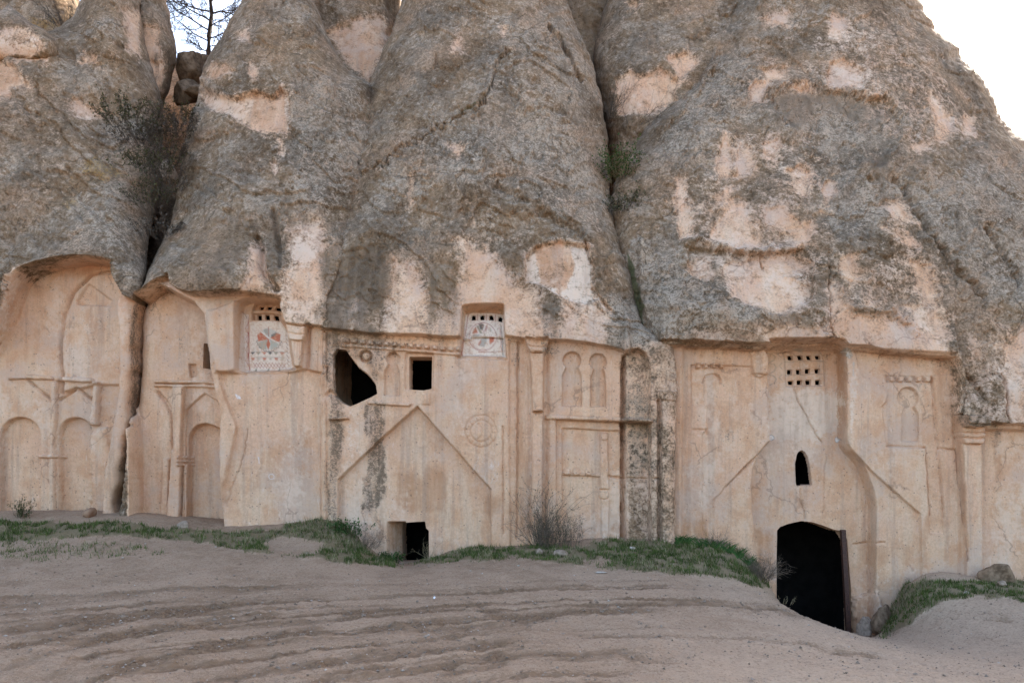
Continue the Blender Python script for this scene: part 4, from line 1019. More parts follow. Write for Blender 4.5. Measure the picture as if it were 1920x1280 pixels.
# ================================================================== right-hand mass (D)
def rock_d():
    r = Rock(L=[(-400, 1560), (-100, 1418), (0, 1372), (60, 1346), (130, 1312), (185, 1272), (235, 1214), (290, 1180), (340, 1150), (400, 1142), (450, 1150), (520, 1165), (580, 1180), (640, 1210), (700, 1250), (1300, 1256)],
             R=[(-400, 1590), (-60, 1690), (0, 1721), (40, 1746), (72, 1770), (84, 1794), (118, 1806), (136, 1838), (165, 1851), (210, 1872), (250, 1902), (268, 1922), (330, 1990), (430, 2080), (560, 2200), (700, 2270), (1300, 2330)],
             prof=[(-400, 8.5), (0, 4.9), (100, 4.0), (200, 3.1), (300, 2.2), (400, 1.4), (500, 0.65), (570, 0.25), (640, 0.12), (1300, 0.1)],
             rl=[(-400, 50, .8), (0, 70, 1.2), (150, 90, 1.5), (300, 110, 1.4), (420, 110, 1.0), (560, 80, .7), (640, 30, .2), (1300, 15, .1)],
             rr=[(-400, 100, 2.0), (100, 170, 3.0), (300, 260, 3.6), (600, 300, 3), (1300, 300, 2)],
             py0=-400, py1=1250, fine=590, xcap=1950, lump=0.40, jag=5.5, seed=860)
    lp = [(1240, 650), (1286, 649), (1440, 656), (1475, 650), (1560, 646), (1620, 650), (1660, 660), (1700, 666), (1789, 671), (1797, 730), (1800, 800), (1846, 800), (1850, 792), (1890, 794), (1960, 798), (2100, 800)]
    lip(r, lp, 0.28, 130, xr=(1240, 2000), side=20)
    r.step([(1284, 642), (1788, 664), (1793, 740), (1800, 800), (1800, 1300), (1275, 1300), (1280, 700)], 0.07, 9)
    # brow slab of lichened rock
    r.step([(1195, 440), (1240, 480), (1300, 520), (1370, 556), (1440, 590), (1490, 586), (1530, 606), (1556, 640), (1440, 648), (1285, 640), (1230, 640), (1200, 560)], -0.10, 5, wob=6)
    # left bay: frame, dentils, blind arch, strips
    r.step([(1297, 684), (1410, 686), (1412, 700), (1437, 704), (1437, 836), (1338, 936), (1337, 1300), (1297, 1300)], 0.03, 2.5, 'sunk_panel')
    for k in range(4):
        x = 1304 + k * 14.5
        r.step([(x, 681), (x + 9, 681.5), (x + 8, 690), (x + 1, 690)], -0.07, 2, 'dentil')
    r.groove(circle(1335, 718, 17, 16, -5, 178), 1.8, 0.03, 'blind_arch')
    r.step([(1297, 760), (1325, 760), (1325, 806), (1316, 815), (1316, 1020), (1297, 1020)], -0.025, 2, 'strip')
    r.groove([(1299, 806), (1325, 806), (1326, 815)], 2, 0.02)
    r.step([(1410, 656), (1438, 654), (1438, 700), (1424, 708), (1410, 700)], -0.03, 3)
    # gable and bell-shaped centre
    r.step([(1440, 640), (1438, 830), (1338, 936), (1337, 1300), (1731, 1300), (1725, 963), (1590, 846), (1578, 836), (1577, 640)], 0.045, 2.5, 'gable_panel')
    bell = [(1438, 640), (1440, 828), (1424, 848), (1412, 876), (1407, 910), (1409, 950), (1413, 990), (1413, 1300), (1635, 1300), (1634, 1000), (1636, 950), (1630, 915), (1612, 868), (1590, 846), (1580, 832), (1579, 640)]
    cpart = r.step(bell, 0.21, 9, 'bell_panel')
    g = r.step([(1470, 656), (1546, 654), (1546, 724), (1473, 725)], 0.02, 2, 'window_grille', cpart)
    holes = [(1477, 1487.7, 665.5, 676), (1496, 1506, 665, 675.6), (1512.5, 1522.7, 664.8, 675), (1529, 1539, 664.5, 674.5),
             (1475.8, 1485.3, 692.3, 702.8), (1492.3, 1502, 691.5, 702.2), (1508.8, 1519, 690.8, 701.4), (1527.2, 1537.5, 690, 700.6),
             (1477.8, 1488.3, 712.3, 722), (1494, 1504.4, 711.9, 721.8), (1510.3, 1521.2, 711, 721.7), (1528.6, 1539.2, 710.8, 721.7)]
    for x0, x1, y0, y1 in holes:
        r.opening([(x0 - .4, y0 + .8), (x0 + 2, y0), (x1 - 2, y0), (x1 + .4, y0 + .8), (x1 - .6, y1), (x0 + .6, y1)], 0.05, 'grille_opening', g, (0.02, 0.6))
    for a in ([(1471, 678), (1545, 677)], [(1472, 703.5), (1546, 700.5)], [(1471, 655), (1474, 724)], [(1543, 655), (1546, 723)]):
        r.stroke(a, 1.1, (0.16, 0.13, 0.11), .7)
    r.stroke([(1474, 724.5), (1541, 723.5)], 1.5, (0.3, 0.2, 0.18), .6)
    for k in range(3):
        y0 = 658 + k * 21.5
        r.stroke([(1446, y0), (1453, y0 + 3), (1456, y0 + 9), (1453, y0 + 16), (1446, y0 + 20)], 1.3, (0.2, 0.18, 0.17), .7)
        r.stroke([(1466, y0 + 1), (1461, y0 + 6), (1466, y0 + 12)], 1.2, (0.2, 0.18, 0.17), .6)
    for x, y in ((1447.5, 820), (1572.5, 824)):
        r.fill(circle(x, y, 5.5, 14), (0.70, 0.66, 0.6), .9); r.stroke(circle(x, y, 5, 14), 1.2, BLK, .6)
    r.fill(circle(1589, 662, 11, 18), (0.30, 0.30, 0.26), .85)
    for k in range(6):
        a = math.radians(60 * k + 15); r.stroke([(1589, 662), (1589 + 10 * math.cos(a), 662 + 10 * math.sin(a))], 1.5, (0.66, 0.6, 0.54), .9)
    r.fill([(1598, 678), (1602, 680), (1601, 706), (1597, 704)], (0.42, 0.43, 0.40), .5)
    r.fill([(1492, 651), (1516, 651), (1508, 660)], (0.33, 0.34, 0.28), .6)
    r.opening([(1492, 906), (1490.5, 870), (1494, 852), (1498, 845.5), (1504, 843.5), (1510, 847), (1515, 857), (1519, 875), (1523, 910), (1508, 910), (1494, 911)], 0.10, 'arched_window', cpart)
    r.opening([(1457, 1240), (1456, 1060), (1457, 994), (1463, 987), (1480, 981), (1503, 976), (1522, 978), (1545, 985), (1562, 992), (1578, 995), (1588, 1010), (1597, 1120), (1601, 1240)], 0.30, 'arched_doorway', cpart, (0.6, 2.0))
    # right bay
    r.step([(1606, 656), (1609, 690), (1617, 704), (1636, 717), (1655, 724), (1664, 738), (1661, 753), (1653, 762), (1657, 800), (1662, 836), (1735, 839), (1743, 1000), (1768, 1000), (1748, 706), (1780, 700), (1780, 672), (1640, 660)], 0.03, 2.2, 'sunk_panel')
    r.step([(1660, 704), (1748, 706), (1749, 718), (1662, 716)], 0.025, 2)
    for k in range(5):
        x = 1665 + k * 17
        r.step([(x, 706), (x + 11, 706.5), (x + 9, 716), (x + 1.5, 715.5)], -0.06, 2, 'dentil')
    r.step(keyhole(1702, 745, 19, 1690, 1721, 768, 827), 0.045, 2.2, 'keyhole_niche', label='blind keyhole niche below a row of five dentils')
    r.groove([(1662, 836), (1735, 839)], 1.6, 0.03)
    r.groove([(1735, 839), (1739, 900), (1743, 965)], 1.5, 0.025); r.groove([(1748, 708), (1758, 830), (1769, 970)], 2, 0.035); r.groove([(1759, 841), (1797, 842)], 1.6, 0.025)
    r.groove([(1797, 845), (1806, 960), (1812, 1050)], 2.2, 0.05)
    # column and capital at the end of the facade
    r.step([(1795, 778), (1846, 780), (1846, 800), (1842, 815), (1838, 832), (1800, 831), (1797, 812)], -0.12, 2, 'capital')
    for yy in (797, 812, 822): r.groove([(1795, yy - 2), (1846, yy)], 1.6, 0.04)
    r.step([(1800, 831), (1836, 833), (1838, 1300), (1812, 1300), (1806, 960)], -0.07, 3, 'column_shaft')
    r.step([(1846, 805), (2100, 810), (2100, 1300), (1842, 1300), (1838, 833)], 0.10, 8)
    r.groove([(1600, 1019), (1660, 1016)], 1.2, 0.03); r.groove([(1634, 1000), (1633, 1090)], 2.5, 0.03)
    r.groove([(1487, 725), (1495, 750), (1510, 775), (1525, 805), (1540, 830)], 1.2, 0.03, wob=1.5)
    r.groove([(1500, 915), (1503, 940), (1508, 958), (1509, 972)], 1.0, 0.02, wob=1.5); r.groove([(1549, 850), (1546, 890), (1544, 960)], 1.0, 0.015, wob=1.5)
    # eroded base beside the door
    r.step([(1600, 1120), (1640, 1110), (1660, 1150), (1650, 1240), (1600, 1240)], -0.10, 8, wob=6)
    # ledges and broken crust above
    r.groove([(1284, 458), (1310, 447), (1345, 462), (1380, 471), (1425, 472), (1500, 462)], 7, -0.08, wob=4)
    r.step([(1284, 464), (1345, 470), (1425, 478), (1505, 468), (1525, 500), (1525, 560), (1460, 592), (1370, 556), (1300, 520)], 0.07, 4, wob=4)
    r.groove([(1575, 540), (1590, 575), (1630, 582), (1672, 582), (1700, 605), (1720, 625)], 6, -0.06, wob=5)
    r.groove([(1425, 475), (1432, 505)], 1.5, 0.05); r.groove([(1556, 500), (1560, 640)], 1.3, 0.05, wob=2)
    r.groove([(1680, 335), (1720, 400), (1790, 500), (1850, 560)], 6, 0.10, wob=4)
    r.groove([(1850, 430), (1885, 480), (1910, 530)], 5, 0.12, wob=3); r.groove([(1880, 700), (1890, 740), (1888, 790)], 2.5, 0.08, wob=2)
    r.groove([(1800, 690), (1825, 720), (1850, 750)], 4, 0.08, wob=3)
    r.step([(1440, 170), (1490, 160), (1560, 172), (1660, 188), (1695, 225), (1660, 300), (1600, 312), (1540, 300), (1500, 260), (1460, 215)], 0.09, 14, wob=14)
    r.groove([(1440, 168), (1490, 157), (1560, 168), (1650, 182)], 9, -0.04, wob=7)
    r.groove([(1345, 70), (1330, 130), (1290, 190), (1240, 240)], 8, -0.10, wob=4)
    FL = [([(1555, 118), (1580, 112), (1625, 132), (1620, 172), (1590, 166), (1552, 166)], .1, {'warm': .3}), ([(1430, 130), (1455, 120), (1478, 128), (1472, 150), (1438, 158)], .08, {'white': .35}),
          ([(1406, 165), (1418, 150), (1436, 160), (1430, 190), (1410, 188)], .09, {'warm': .25}), ([(1484, 158), (1515, 155), (1515, 168), (1488, 168)], .04, {'warm': .5}),
          ([(1362, 252), (1372, 290), (1378, 330), (1352, 337), (1343, 315), (1350, 290)], .08, {'white': .3}), ([(1385, 265), (1415, 275), (1412, 330), (1380, 332)], .05, {'warm': .2}),
          ([(1430, 268), (1458, 264), (1456, 296), (1432, 293)], .07, {}), ([(1478, 318), (1500, 310), (1525, 330), (1515, 368), (1492, 362)], .11, {'white': .35}),
          ([(1268, 335), (1282, 340), (1285, 378), (1270, 380)], .03, {'white': .3}), ([(1268, 383), (1292, 385), (1298, 442), (1276, 446), (1268, 400)], .04, {'warm': .2}),
          ([(1368, 380), (1400, 384), (1412, 430), (1428, 466), (1370, 468), (1332, 446), (1340, 420), (1362, 405)], .05, {'warm': .2}), ([(1432, 388), (1462, 384), (1497, 414), (1502, 428), (1465, 432), (1435, 415)], .05, {'warm': .15}),
          ([(1478, 430), (1520, 418), (1524, 452), (1490, 462)], .03, {}), ([(1354, 494), (1400, 487), (1492, 480), (1516, 494), (1512, 506), (1470, 520), (1522, 534), (1524, 560), (1482, 586), (1460, 592), (1420, 576), (1376, 556), (1370, 535), (1356, 512)], .05, {'warm': .12}),
          ([(1285, 500), (1320, 478), (1332, 498), (1345, 516), (1300, 516)], .03, {}), ([(1655, 382), (1690, 374), (1706, 400), (1730, 428), (1712, 422), (1670, 405)], .05, {'warm': .35}),
          ([(1655, 424), (1690, 434), (1728, 460), (1702, 470), (1688, 450)], .03, {'warm': .6}), ([(1578, 476), (1614, 474), (1616, 512), (1596, 532), (1575, 506)], .04, {}),
          ([(1708, 490), (1746, 500), (1757, 530), (1757, 580), (1735, 572), (1724, 550), (1715, 520)], .07, {'warm': .15}),
          ([(1552, 525), (1570, 530), (1582, 556), (1602, 592), (1670, 592), (1692, 574), (1752, 578), (1768, 600), (1778, 672), (1700, 668), (1620, 652), (1556, 648), (1555, 590)], .03, {'warm': .15}),
          ([(1430, 622), (1480, 610), (1545, 622), (1556, 648), (1440, 655)], .02, {}), ([(1884, 640), (1930, 615), (1930, 800), (1890, 795), (1886, 740)], .04, {'white': .25}),
          ([(1745, 178), (1764, 184), (1762, 222), (1750, 210)], .04, {}), ([(1756, 228), (1786, 216), (1788, 245), (1765, 272), (1754, 262)], .07, {'warm': .25}), ([(1804, 218), (1830, 220), (1828, 252), (1806, 254)], .05, {'warm': .25}),
          ([(1706, 268), (1750, 266), (1748, 282), (1712, 284)], .03, {'warm': .5}), ([(1420, 30), (1480, 25), (1480, 48), (1440, 50)], .04, {'warm': .4}), ([(1560, 20), (1590, 40), (1580, 70), (1555, 70)], .04, {}),
          ([(1540, 350), (1560, 330), (1568, 360), (1550, 385)], .08, {'white': .4}), ([(1338, 370), (1370, 352), (1372, 375), (1345, 384)], .03, {'warm': .6})]
    r.mask('fresh', [(1300, 620), (1450, 610), (1560, 600), (1780, 600), (1780, 670), (1300, 650)], .55, 24, 14)
    for a, v in (([(1265, 350), (1530, 370), (1550, 480), (1500, 590), (1300, 500)], .34), ([(1560, 480), (1760, 480), (1780, 640), (1560, 640)], .36), ([(1500, 20), (1720, 40), (1830, 240), (1700, 280), (1500, 140)], .30), ([(1340, 240), (1530, 260), (1530, 370), (1340, 340)], .28), ([(1790, 620), (1930, 600), (1930, 790), (1800, 760)], .34)):
        r.mask('fresh', a, v, 45, 30, 40)
    for poly, dep, ex in FL: r.flake(poly, dep * .8, 8, extra=ex)
    for a, v in (([(1190, 430), (1240, 470), (1300, 515), (1370, 555), (1440, 590), (1400, 640), (1285, 640), (1230, 640), (1195, 560)], .6), ([(1440, 165), (1560, 172), (1690, 225), (1610, 312), (1500, 265)], .5),
                 ([(1680, 335), (1750, 320), (1930, 300), (1930, 560), (1850, 565), (1790, 500)], .42), ([(1330, 100), (1430, 90), (1440, 200), (1360, 250), (1250, 330), (1180, 330), (1260, 230)], .45), ([(1520, 320), (1680, 330), (1700, 380), (1560, 470)], .45)):
        r.mask('grey', a, v, 22, 18)
    for a, v in (([(1445, 172), (1560, 176), (1680, 215), (1640, 240), (1540, 205), (1490, 250)], .5), ([(1285, 625), (1430, 625), (1435, 655), (1285, 652)], .38), ([(1440, 592), (1500, 588), (1555, 635), (1545, 640), (1500, 612), (1450, 615)], .55),
                 ([(1580, 535), (1610, 580), (1670, 580), (1690, 560), (1720, 600), (1700, 620), (1640, 590), (1590, 590)], .5), ([(1620, 300), (1670, 290), (1660, 320), (1630, 320)], .55), ([(1300, 640), (1350, 645), (1340, 662), (1300, 660)], .4),
                 ([(1790, 620), (1870, 640), (1880, 760), (1850, 770), (1800, 690)], .3), ([(1800, 776), (1890, 780), (1890, 800), (1850, 825), (1870, 800), (1800, 790)], .55), ([(1840, 770), (1885, 775), (1880, 830), (1860, 840)], .38), ([(1285, 450), (1340, 465), (1500, 468), (1490, 478), (1420, 482), (1330, 500)], .38),
                 ([(1180, 300), (1215, 250), (1260, 230), (1220, 320), (1190, 380)], .3), ([(1350, 805), (1380, 800), (1385, 830), (1355, 830)], .3)):
        r.mask('dark', a, v, 8, 8)
    r.mask('moss', [(1175, 470), (1190, 500), (1205, 560), (1208, 620), (1188, 622), (1180, 560)], .85, 5, 5)
    r.mask('moss', [(1182, 400), (1165, 330), (1190, 290), (1200, 330)], .35, 8, 8)
    r.mask('white', [(1442, 655), (1580, 655), (1580, 815), (1530, 832), (1442, 826)], .42, 10, 10); r.mask('white', [(1442, 745), (1470, 730), (1580, 735), (1580, 800), (1530, 830), (1442, 825)], .72, 10, 12); r.mask('white', [(1590, 690), (1612, 690), (1600, 815), (1588, 815)], .6, 6, 5); r.mask('white', [(1412, 655), (1437, 655), (1437, 700), (1415, 698)], .4, 6, 4); r.mask('white', [(1440, 655), (1470, 655), (1470, 730), (1440, 750)], .35, 6, 5); r.mask('white', [(1548, 660), (1660, 660), (1660, 715), (1612, 700), (1548, 730)], .3, 8, 6)
    r.mask('white', [(1436, 700), (1446, 700), (1446, 830), (1438, 830)], .6, 3, 2); r.mask('white', [(1425, 1080), (1458, 1060), (1458, 1140), (1430, 1140)], .4, 8, 5); r.mask('white', [(1600, 1060), (1690, 1060), (1680, 1110), (1610, 1110)], .35, 10, 8)  # first strip: sky light on the left jamb, put into the white mask
    for a, v in (([(1275, 960), (1330, 980), (1335, 1030), (1275, 1030)], .7), ([(1415, 990), (1456, 985), (1456, 1070), (1420, 1060)], .65), ([(1572, 650), (1582, 650), (1582, 840), (1574, 840)], .75), ([(1602, 1022), (1720, 1018), (1722, 1060), (1610, 1062)], .5), ([(1720, 965), (1740, 965), (1740, 1080), (1725, 1080)], .6),
                 ([(1788, 700), (1800, 800), (1812, 1060), (1796, 1060), (1785, 850)], .55), ([(1605, 1100), (1660, 1120), (1650, 1240), (1600, 1240)], .6), ([(1860, 830), (1890, 840), (1885, 1000), (1860, 980)], .5), ([(1740, 700), (1790, 690), (1795, 760), (1765, 800)], .4), ([(1660, 660), (1695, 665), (1690, 710), (1660, 705)], .45), ([(1270, 780), (1298, 780), (1298, 960), (1275, 960)], .4)):
        r.mask('warm', a, v, 8, 7)
    r.mask('fresh', [(1790, 690), (1850, 720), (1885, 790), (1850, 800), (1800, 790)], .35, 12, 12)
    root = r.finish('rock_cone', 'broad rock slope with a bell-shaped church front and an arched doorway', 'rock cone', 'rock cones with carved feet')
    return root
ROOT_D = rock_d()

# iron frame standing in the arched doorway
def box_pts(pts8): return np.array(pts8)
def door_frame():
    def bar(p0, p1, w, d):
        (x0, z0), (x1, z1) = p0, p1
        n = Vector((-(z1 - z0), x1 - x0)).normalized() * w / 2
        c = []
        for yy in (0.54, 0.54 + d):
            for x, z, s in ((x0, z0, 1), (x0, z0, -1), (x1, z1, -1), (x1, z1, 1)):
                c.append((x + n.x * s, yy, z + n.y * s))
        f = [[0, 1, 2, 3], [7, 6, 5, 4], [0, 4, 5, 1], [1, 5, 6, 2], [2, 6, 7, 3], [3, 7, 4, 0]]
        return c, f
    P = lambda px, py: (at(px, py, 0.54)[0], at(px, py, 0.54)[2])
    root = None
    for name, a, b, w in (('door_post', P(1582, 993), P(1594, 1215), 0.085),):
        c, f = bar(a, b, w, 0.09)
        me = mesh_from(name, c, np.array(f), [M_RUST], False)
        o = new_obj(name, me, root)
        if root is None: root = tag(o, 'rusty brown post leaning at the side of the arched doorway', 'post')
door_frame()

# ================================================================== rocks behind and between
def back_rock(name, label, L, R, prof, rl, rr, py0, py1, seed, masks=(), lump=.35, du=2.6, dx=2.2, group=None):
    r = Rock(L, R, prof, rl, rr, py0, py1, None, dx, du, 1.5, None, lump, 3.0, seed)
    for ch, poly, v in masks:
        if ch == 'flake': r.flake(poly, 0.08, 7, extra={'warm': v})
        else: r.mask(ch, poly, v, 10, 10)
    return r.finish(name, label, 'rock', group)
back_rock('rock_spur', 'rock spur with a rusty pink face beside the gap of sky', [(-300, 225), (200, 225)], [(-300, 296), (0, 312), (60, 326), (100, 332), (140, 327), (165, 321), (195, 306), (420, 300)],
          [(-300, 7.5), (0, 5.4), (200, 4.4), (420, 3.4)], [(-300, 40, .8), (420, 40, .8)], [(-300, 60, 1.5), (420, 60, 1.5)], -300, 420, 905,
          (('flake', [(262, 40), (295, 50), (300, 100), (290, 150), (275, 130), (265, 80)], .5), ('dark', [(286, 95), (296, 100), (292, 160), (284, 150)], .6), ('flake', [(280, 110), (310, 120), (300, 170), (285, 160)], .4)), group='rocks behind the cones')
back_rock('rock_cone', 'pinkish cone tip wedged between the two tallest grey cones', [(-300, 560), (300, 560)], [(-300, 735), (0, 752), (300, 760)],
          [(-300, 8.5), (0, 6.2), (150, 5.2), (300, 4.5)], [(-300, 60, 1), (300, 60, 1)], [(-300, 60, 2), (300, 70, 2)], -300, 300, 915,
          (('flake', [(610, 60), (660, 40), (720, 30), (735, 60), (715, 110), (690, 150), (650, 120)], .55), ('flake', [(722, 60), (738, 45), (735, 80)], .1)), group='rocks behind the cones')
back_rock('rock_wall', 'dark grey rock wall deep in the cleft beside the tallest cone', [(-300, 990), (400, 1010)], [(-300, 1240), (400, 1240)],
          [(-300, 10), (0, 8.2), (200, 7.2), (400, 6)], [(-300, 60, 1), (400, 60, 1)], [(-300, 60, 1), (400, 60, 1)], -300, 420, 925,
          (('dark', [(1040, -50), (1160, -50), (1160, 300), (1040, 300)], .38),), group='rocks behind the cones')
back_rock('rock_shoulder', 'rounded rock shoulder with bare pink patches behind the broad slope', [(-300, 1250), (-60, 1165), (0, 1138), (60, 1120), (110, 1112), (160, 1116), (210, 1128), (260, 1140), (330, 1150)], [(-300, 1480), (330, 1420)],
          [(-300, 8), (0, 5.6), (120, 4.4), (240, 4.0), (330, 3.9)], [(-300, 90, 1.6), (120, 110, 2.0), (330, 90, 1.6)], [(-300, 60, 1), (330, 60, 1)], -300, 330, 935,
          (('flake', [(1155, 150), (1180, 135), (1215, 140), (1240, 130), (1270, 150), (1265, 190), (1215, 215), (1160, 215)], .22), ('flake', [(1255, 110), (1300, 95), (1310, 120), (1275, 150)], .2), ('flake', [(1175, 5), (1200, 0), (1195, 20)], .1)), group='rocks behind the cones')
back_rock('rock_wall', 'far rock wall seen above the pale hump', [(-300, -260), (200, -260)], [(-300, 120), (0, 148), (30, 160), (200, 190)],
          [(-300, 12), (0, 10), (200, 9)], [(-300, 60, 1), (200, 60, 1)], [(-300, 60, 2), (200, 60, 2)], -300, 200, 945,
          (('white', [(60, 0), (85, 5), (80, 25), (62, 20)], .5), ('dark', [(115, 15), (150, 10), (150, 45), (110, 40)], .5), ('yellow', [(50, 30), (110, 25), (110, 60), (60, 60)], .6)), group='rocks behind the cones')
back_rock('rock_hump', 'pale weathered rock hump at the shoulder of the niche cone', [(33, 5), (40, -40), (60, -120), (130, -260)], [(33, 42), (42, 52), (60, 92), (75, 110), (130, 120)],
          [(33, 2.9), (80, 2.6), (110, 2.7), (150, 3.9)], [(33, 30, .4), (150, 60, .4)], [(33, 30, .6), (150, 40, 1.2)], 33, 150, 955,
          (('fresh', [(-60, 50), (60, 60), (90, 90), (60, 110), (-60, 100)], .7), ('white', [(-60, 55), (70, 65), (80, 100), (-60, 95)], .5)), .12, group='rocks behind the cones')
back_rock('rock_cone', 'unseen rock cone added at the right to block the sun', [(-900, 2500), (-200, 2300), (200, 2120), (1300, 2040)], [(-900, 2900), (-200, 3100), (300, 3500), (1300, 3900)],
          [(-900, 8), (0, 4), (1300, 2)], [(-900, 150, 3), (1300, 200, 3)], [(-900, 150, 3), (1300, 200, 3)], -900, 1300, 965, (), .5, 12, 12, group='rocks behind the cones')  # out-of-view cone, added to keep sunlight off the foreground

# ================================================================== loose rocks
def blob_mesh(name, r, seed, mat, sub=4, rough=0.28, cut=0.0):
    import bmesh
    bm = bmesh.new(); bmesh.ops.create_icosphere(bm, subdivisions=sub, radius=1.0)
    co = np.array([v.co[:] for v in bm.verts])
    rs = np.random.RandomState(seed)
    k = np.ones(len(co))
    for q in range(17):       # chipped facets
        n = rs.normal(size=3); n /= np.linalg.norm(n); h = rs.uniform(0.5, 0.86)
        d = co @ n; k = np.where(d * k > h, h / np.maximum(d, 1e-3), k)
    co = co * k[:, None]
    nz = fbm(co[:, 0] * 2.2 + 5 + co[:, 2], co[:, 1] * 2.2 + 9 - co[:, 2] * 0.7, seed, 4) - 0.5
    co = co * (1 + nz * rough)[:, None] * np.array(r)[None, :]
    fc = np.array([[v.index for v in f.verts] for f in bm.faces]); bm.free()
    n = len(co)
    return co, fc

M_STONE = flat_material('loose_tuff_stone', (0.20, 0.145, 0.10), (0.37, 0.285, 0.215), 14, 0.95, 0.02)
M_STONE_B = flat_material('brown_boulder', (0.11, 0.07, 0.042), (0.28, 0.19, 0.12), 9, 0.95, 0.03)
M_PEB = flat_material('pale_pebble', (0.33, 0.27, 0.21), (0.50, 0.43, 0.36), 30, 0.9, 0.005)

def stone(name, label, cat, px, y, r, seed, mat, rz=0, sink=0.35, group=None, loc=None, sub=3):
    co, fc = blob_mesh(name, r, seed, mat, sub)
    me = mesh_from(name, co, fc, [mat], True)
    o = new_obj(name, me)
    p = loc if loc is not None else ground_at(px, y) + Vector((0, 0, r[2] * (1 - 2 * sink) * 0.9))
    o.location = p; o.rotation_euler = (0, 0, rz)
    return tag(o, label, cat, group)

stone('boulder', 'round grey boulder wedged in the gap below the bare tree', 'boulder', 0, 0, (0.42, 0.45, 0.62), 21, M_STONE_B, .3, loc=Vector(at(357, 130, 6.5)), sub=5)
stone('boulder', 'split brown boulder under the round one in the gap', 'boulder', 0, 0, (0.46, 0.4, 0.5), 22, M_STONE_B, .8, loc=Vector(at(350, 172, 6.0)), sub=4)
stone('boulder', 'small rock tucked at the edge of the gap of sky', 'boulder', 0, 0, (0.22, 0.3, 0.22), 23, M_STONE_B, 0, loc=Vector(at(386, 118, 7.5)), sub=4)
stone('boulder', 'grey stone poking out of the dark brush in the cleft', 'boulder', 0, 0, (0.24, 0.3, 0.3), 24, M_STONE, 0, loc=Vector(at(318, 328, 2.6)), sub=4)
stone('boulder', 'flat boulder lying in the brush below the split boulder', 'boulder', 0, 0, (0.3, 0.3, 0.16), 26, M_STONE_B, .2, loc=Vector(at(366, 172, 5.0)), sub=4)
stone('boulder', 'brown boulder against the foot of the corner column', 'boulder', 1870, -0.35, (0.42, 0.28, 0.24), 31, M_STONE_B, .1, .2, sub=4)
stone('stone', 'small pinkish stone in front of the brown boulder', 'stone', 1878, -0.75, (0.13, 0.1, 0.08), 32, M_STONE, .4, .2)
stone('stone', 'large flat pale stone half sunk in the turf near the dry bush', 'stone', 1050, -0.95, (0.21, 0.17, 0.085), 33, M_STONE, .2, .3)
stone('stone', 'lumpy tan stone lying right beside the dry bush', 'stone', 1012, -0.75, (0.12, 0.11, 0.09), 34, M_STONE, .9, .25)
stone('stone', 'pale rock at the foot of the slender pilaster', 'stone', 345, -0.30, (0.15, 0.11, 0.11), 35, M_STONE, .2, .25)
stone('stone', 'reddish block leaning on the wall between niches and crack', 'stone', 168, 0.0, (0.17, 0.12, 0.17), 36, flat_material('red_tuff_block', (0.17, 0.08, 0.045), (0.30, 0.19, 0.12), 6), .5, .35)
stone('boulder', 'worn brown rock beside the arched doorway, above the dip', 'boulder', 1652, -0.15, (0.26, 0.2, 0.33), 37, M_STONE_B, .1, .1, sub=4)
stone('boulder', 'low ochre rock hugging the wall beside the arched doorway', 'boulder', 1624, -0.05, (0.19, 0.16, 0.3), 38, M_STONE, .6, .1, sub=4)
stone('stone', 'small white stone on the grassy mound', 'stone', 1812, -1.2, (0.055, 0.045, 0.03), 39, M_PEB, .6, .1)
stone('stone', 'pale stone on the turf below the lichened pier', 'stone', 1186, -0.75, (0.075, 0.06, 0.045), 40, M_PEB, .2, .1)
stone('stone', 'bright white pebble lying alone on the bare earth', 'pebble', 814, -4.35, (0.022, 0.022, 0.022), 41, flat_material('white_pebble', (0.72, 0.72, 0.74), (0.8, 0.8, 0.82), 10, .7, 0), 0, .05)
stone('stone', 'thin flat slab at the edge of the turf', 'stone', 1127, -2.15, (0.12, 0.07, 0.02), 42, M_PEB, .1, .2)
rs = np.random.RandomState(5)
proto = None
for k in range(26):
    px = rs.uniform(20, 1900); y = rs.choice([-1.2, -1.6, -2.2, -3.0, -4.2, -5.5]) + rs.uniform(-.4, .4)
    if 1440 < px < 1660 and y > -2: continue
    sc = rs.uniform(0.010, 0.024)
    o = stone('pebble', 'small pale pebble lying loose on the earth', 'pebble', px, y, (sc * 1.2, sc, sc * .7), 50 + k, M_PEB, rs.uniform(0, 6), .1, 'loose pebbles', sub=2)

# ================================================================== plants
def frame(d):
    d = d.normalized(); u = d.cross(Vector((0, 0, 1)))
    if u.length < 1e-3: u = Vector((1, 0, 0))
    u.normalize(); return u, d.cross(u)

class Twigs:
    def __init__(s): s.co, s.f = [], []
    def tube(s, pts, r0, r1, sides=3):
        n = len(pts); b0 = len(s.co)
        for k, p in enumerate(pts):
            d = pts[min(k + 1, n - 1)] - pts[max(k - 1, 0)]
            u, v = frame(d); r = r0 + (r1 - r0) * k / (n - 1)
            for q in range(sides):
                a = 2 * math.pi * q / sides
                s.co.append(p + u * (r * math.cos(a)) + v * (r * math.sin(a)))
        for k in range(n - 1):
            for q in range(sides):
                a = b0 + k * sides + q; b = b0 + k * sides + (q + 1) % sides
                s.f.append((a, b, b + sides, a + sides))
    def leaf(s, p, d, l, w):
        u, v = frame(d); b = len(s.co)
        s.co += [p, p + d * l * .5 + u * w, p + d * l + v * l * .1, p + d * l * .5 - u * w]
        s.f.append((b, b + 1, b + 2, b + 3))
    def obj(s, name, mat, parent):
        return new_obj(name, mesh_from(name, np.array([c[:] for c in s.co]), np.array(s.f), [mat], True), parent)

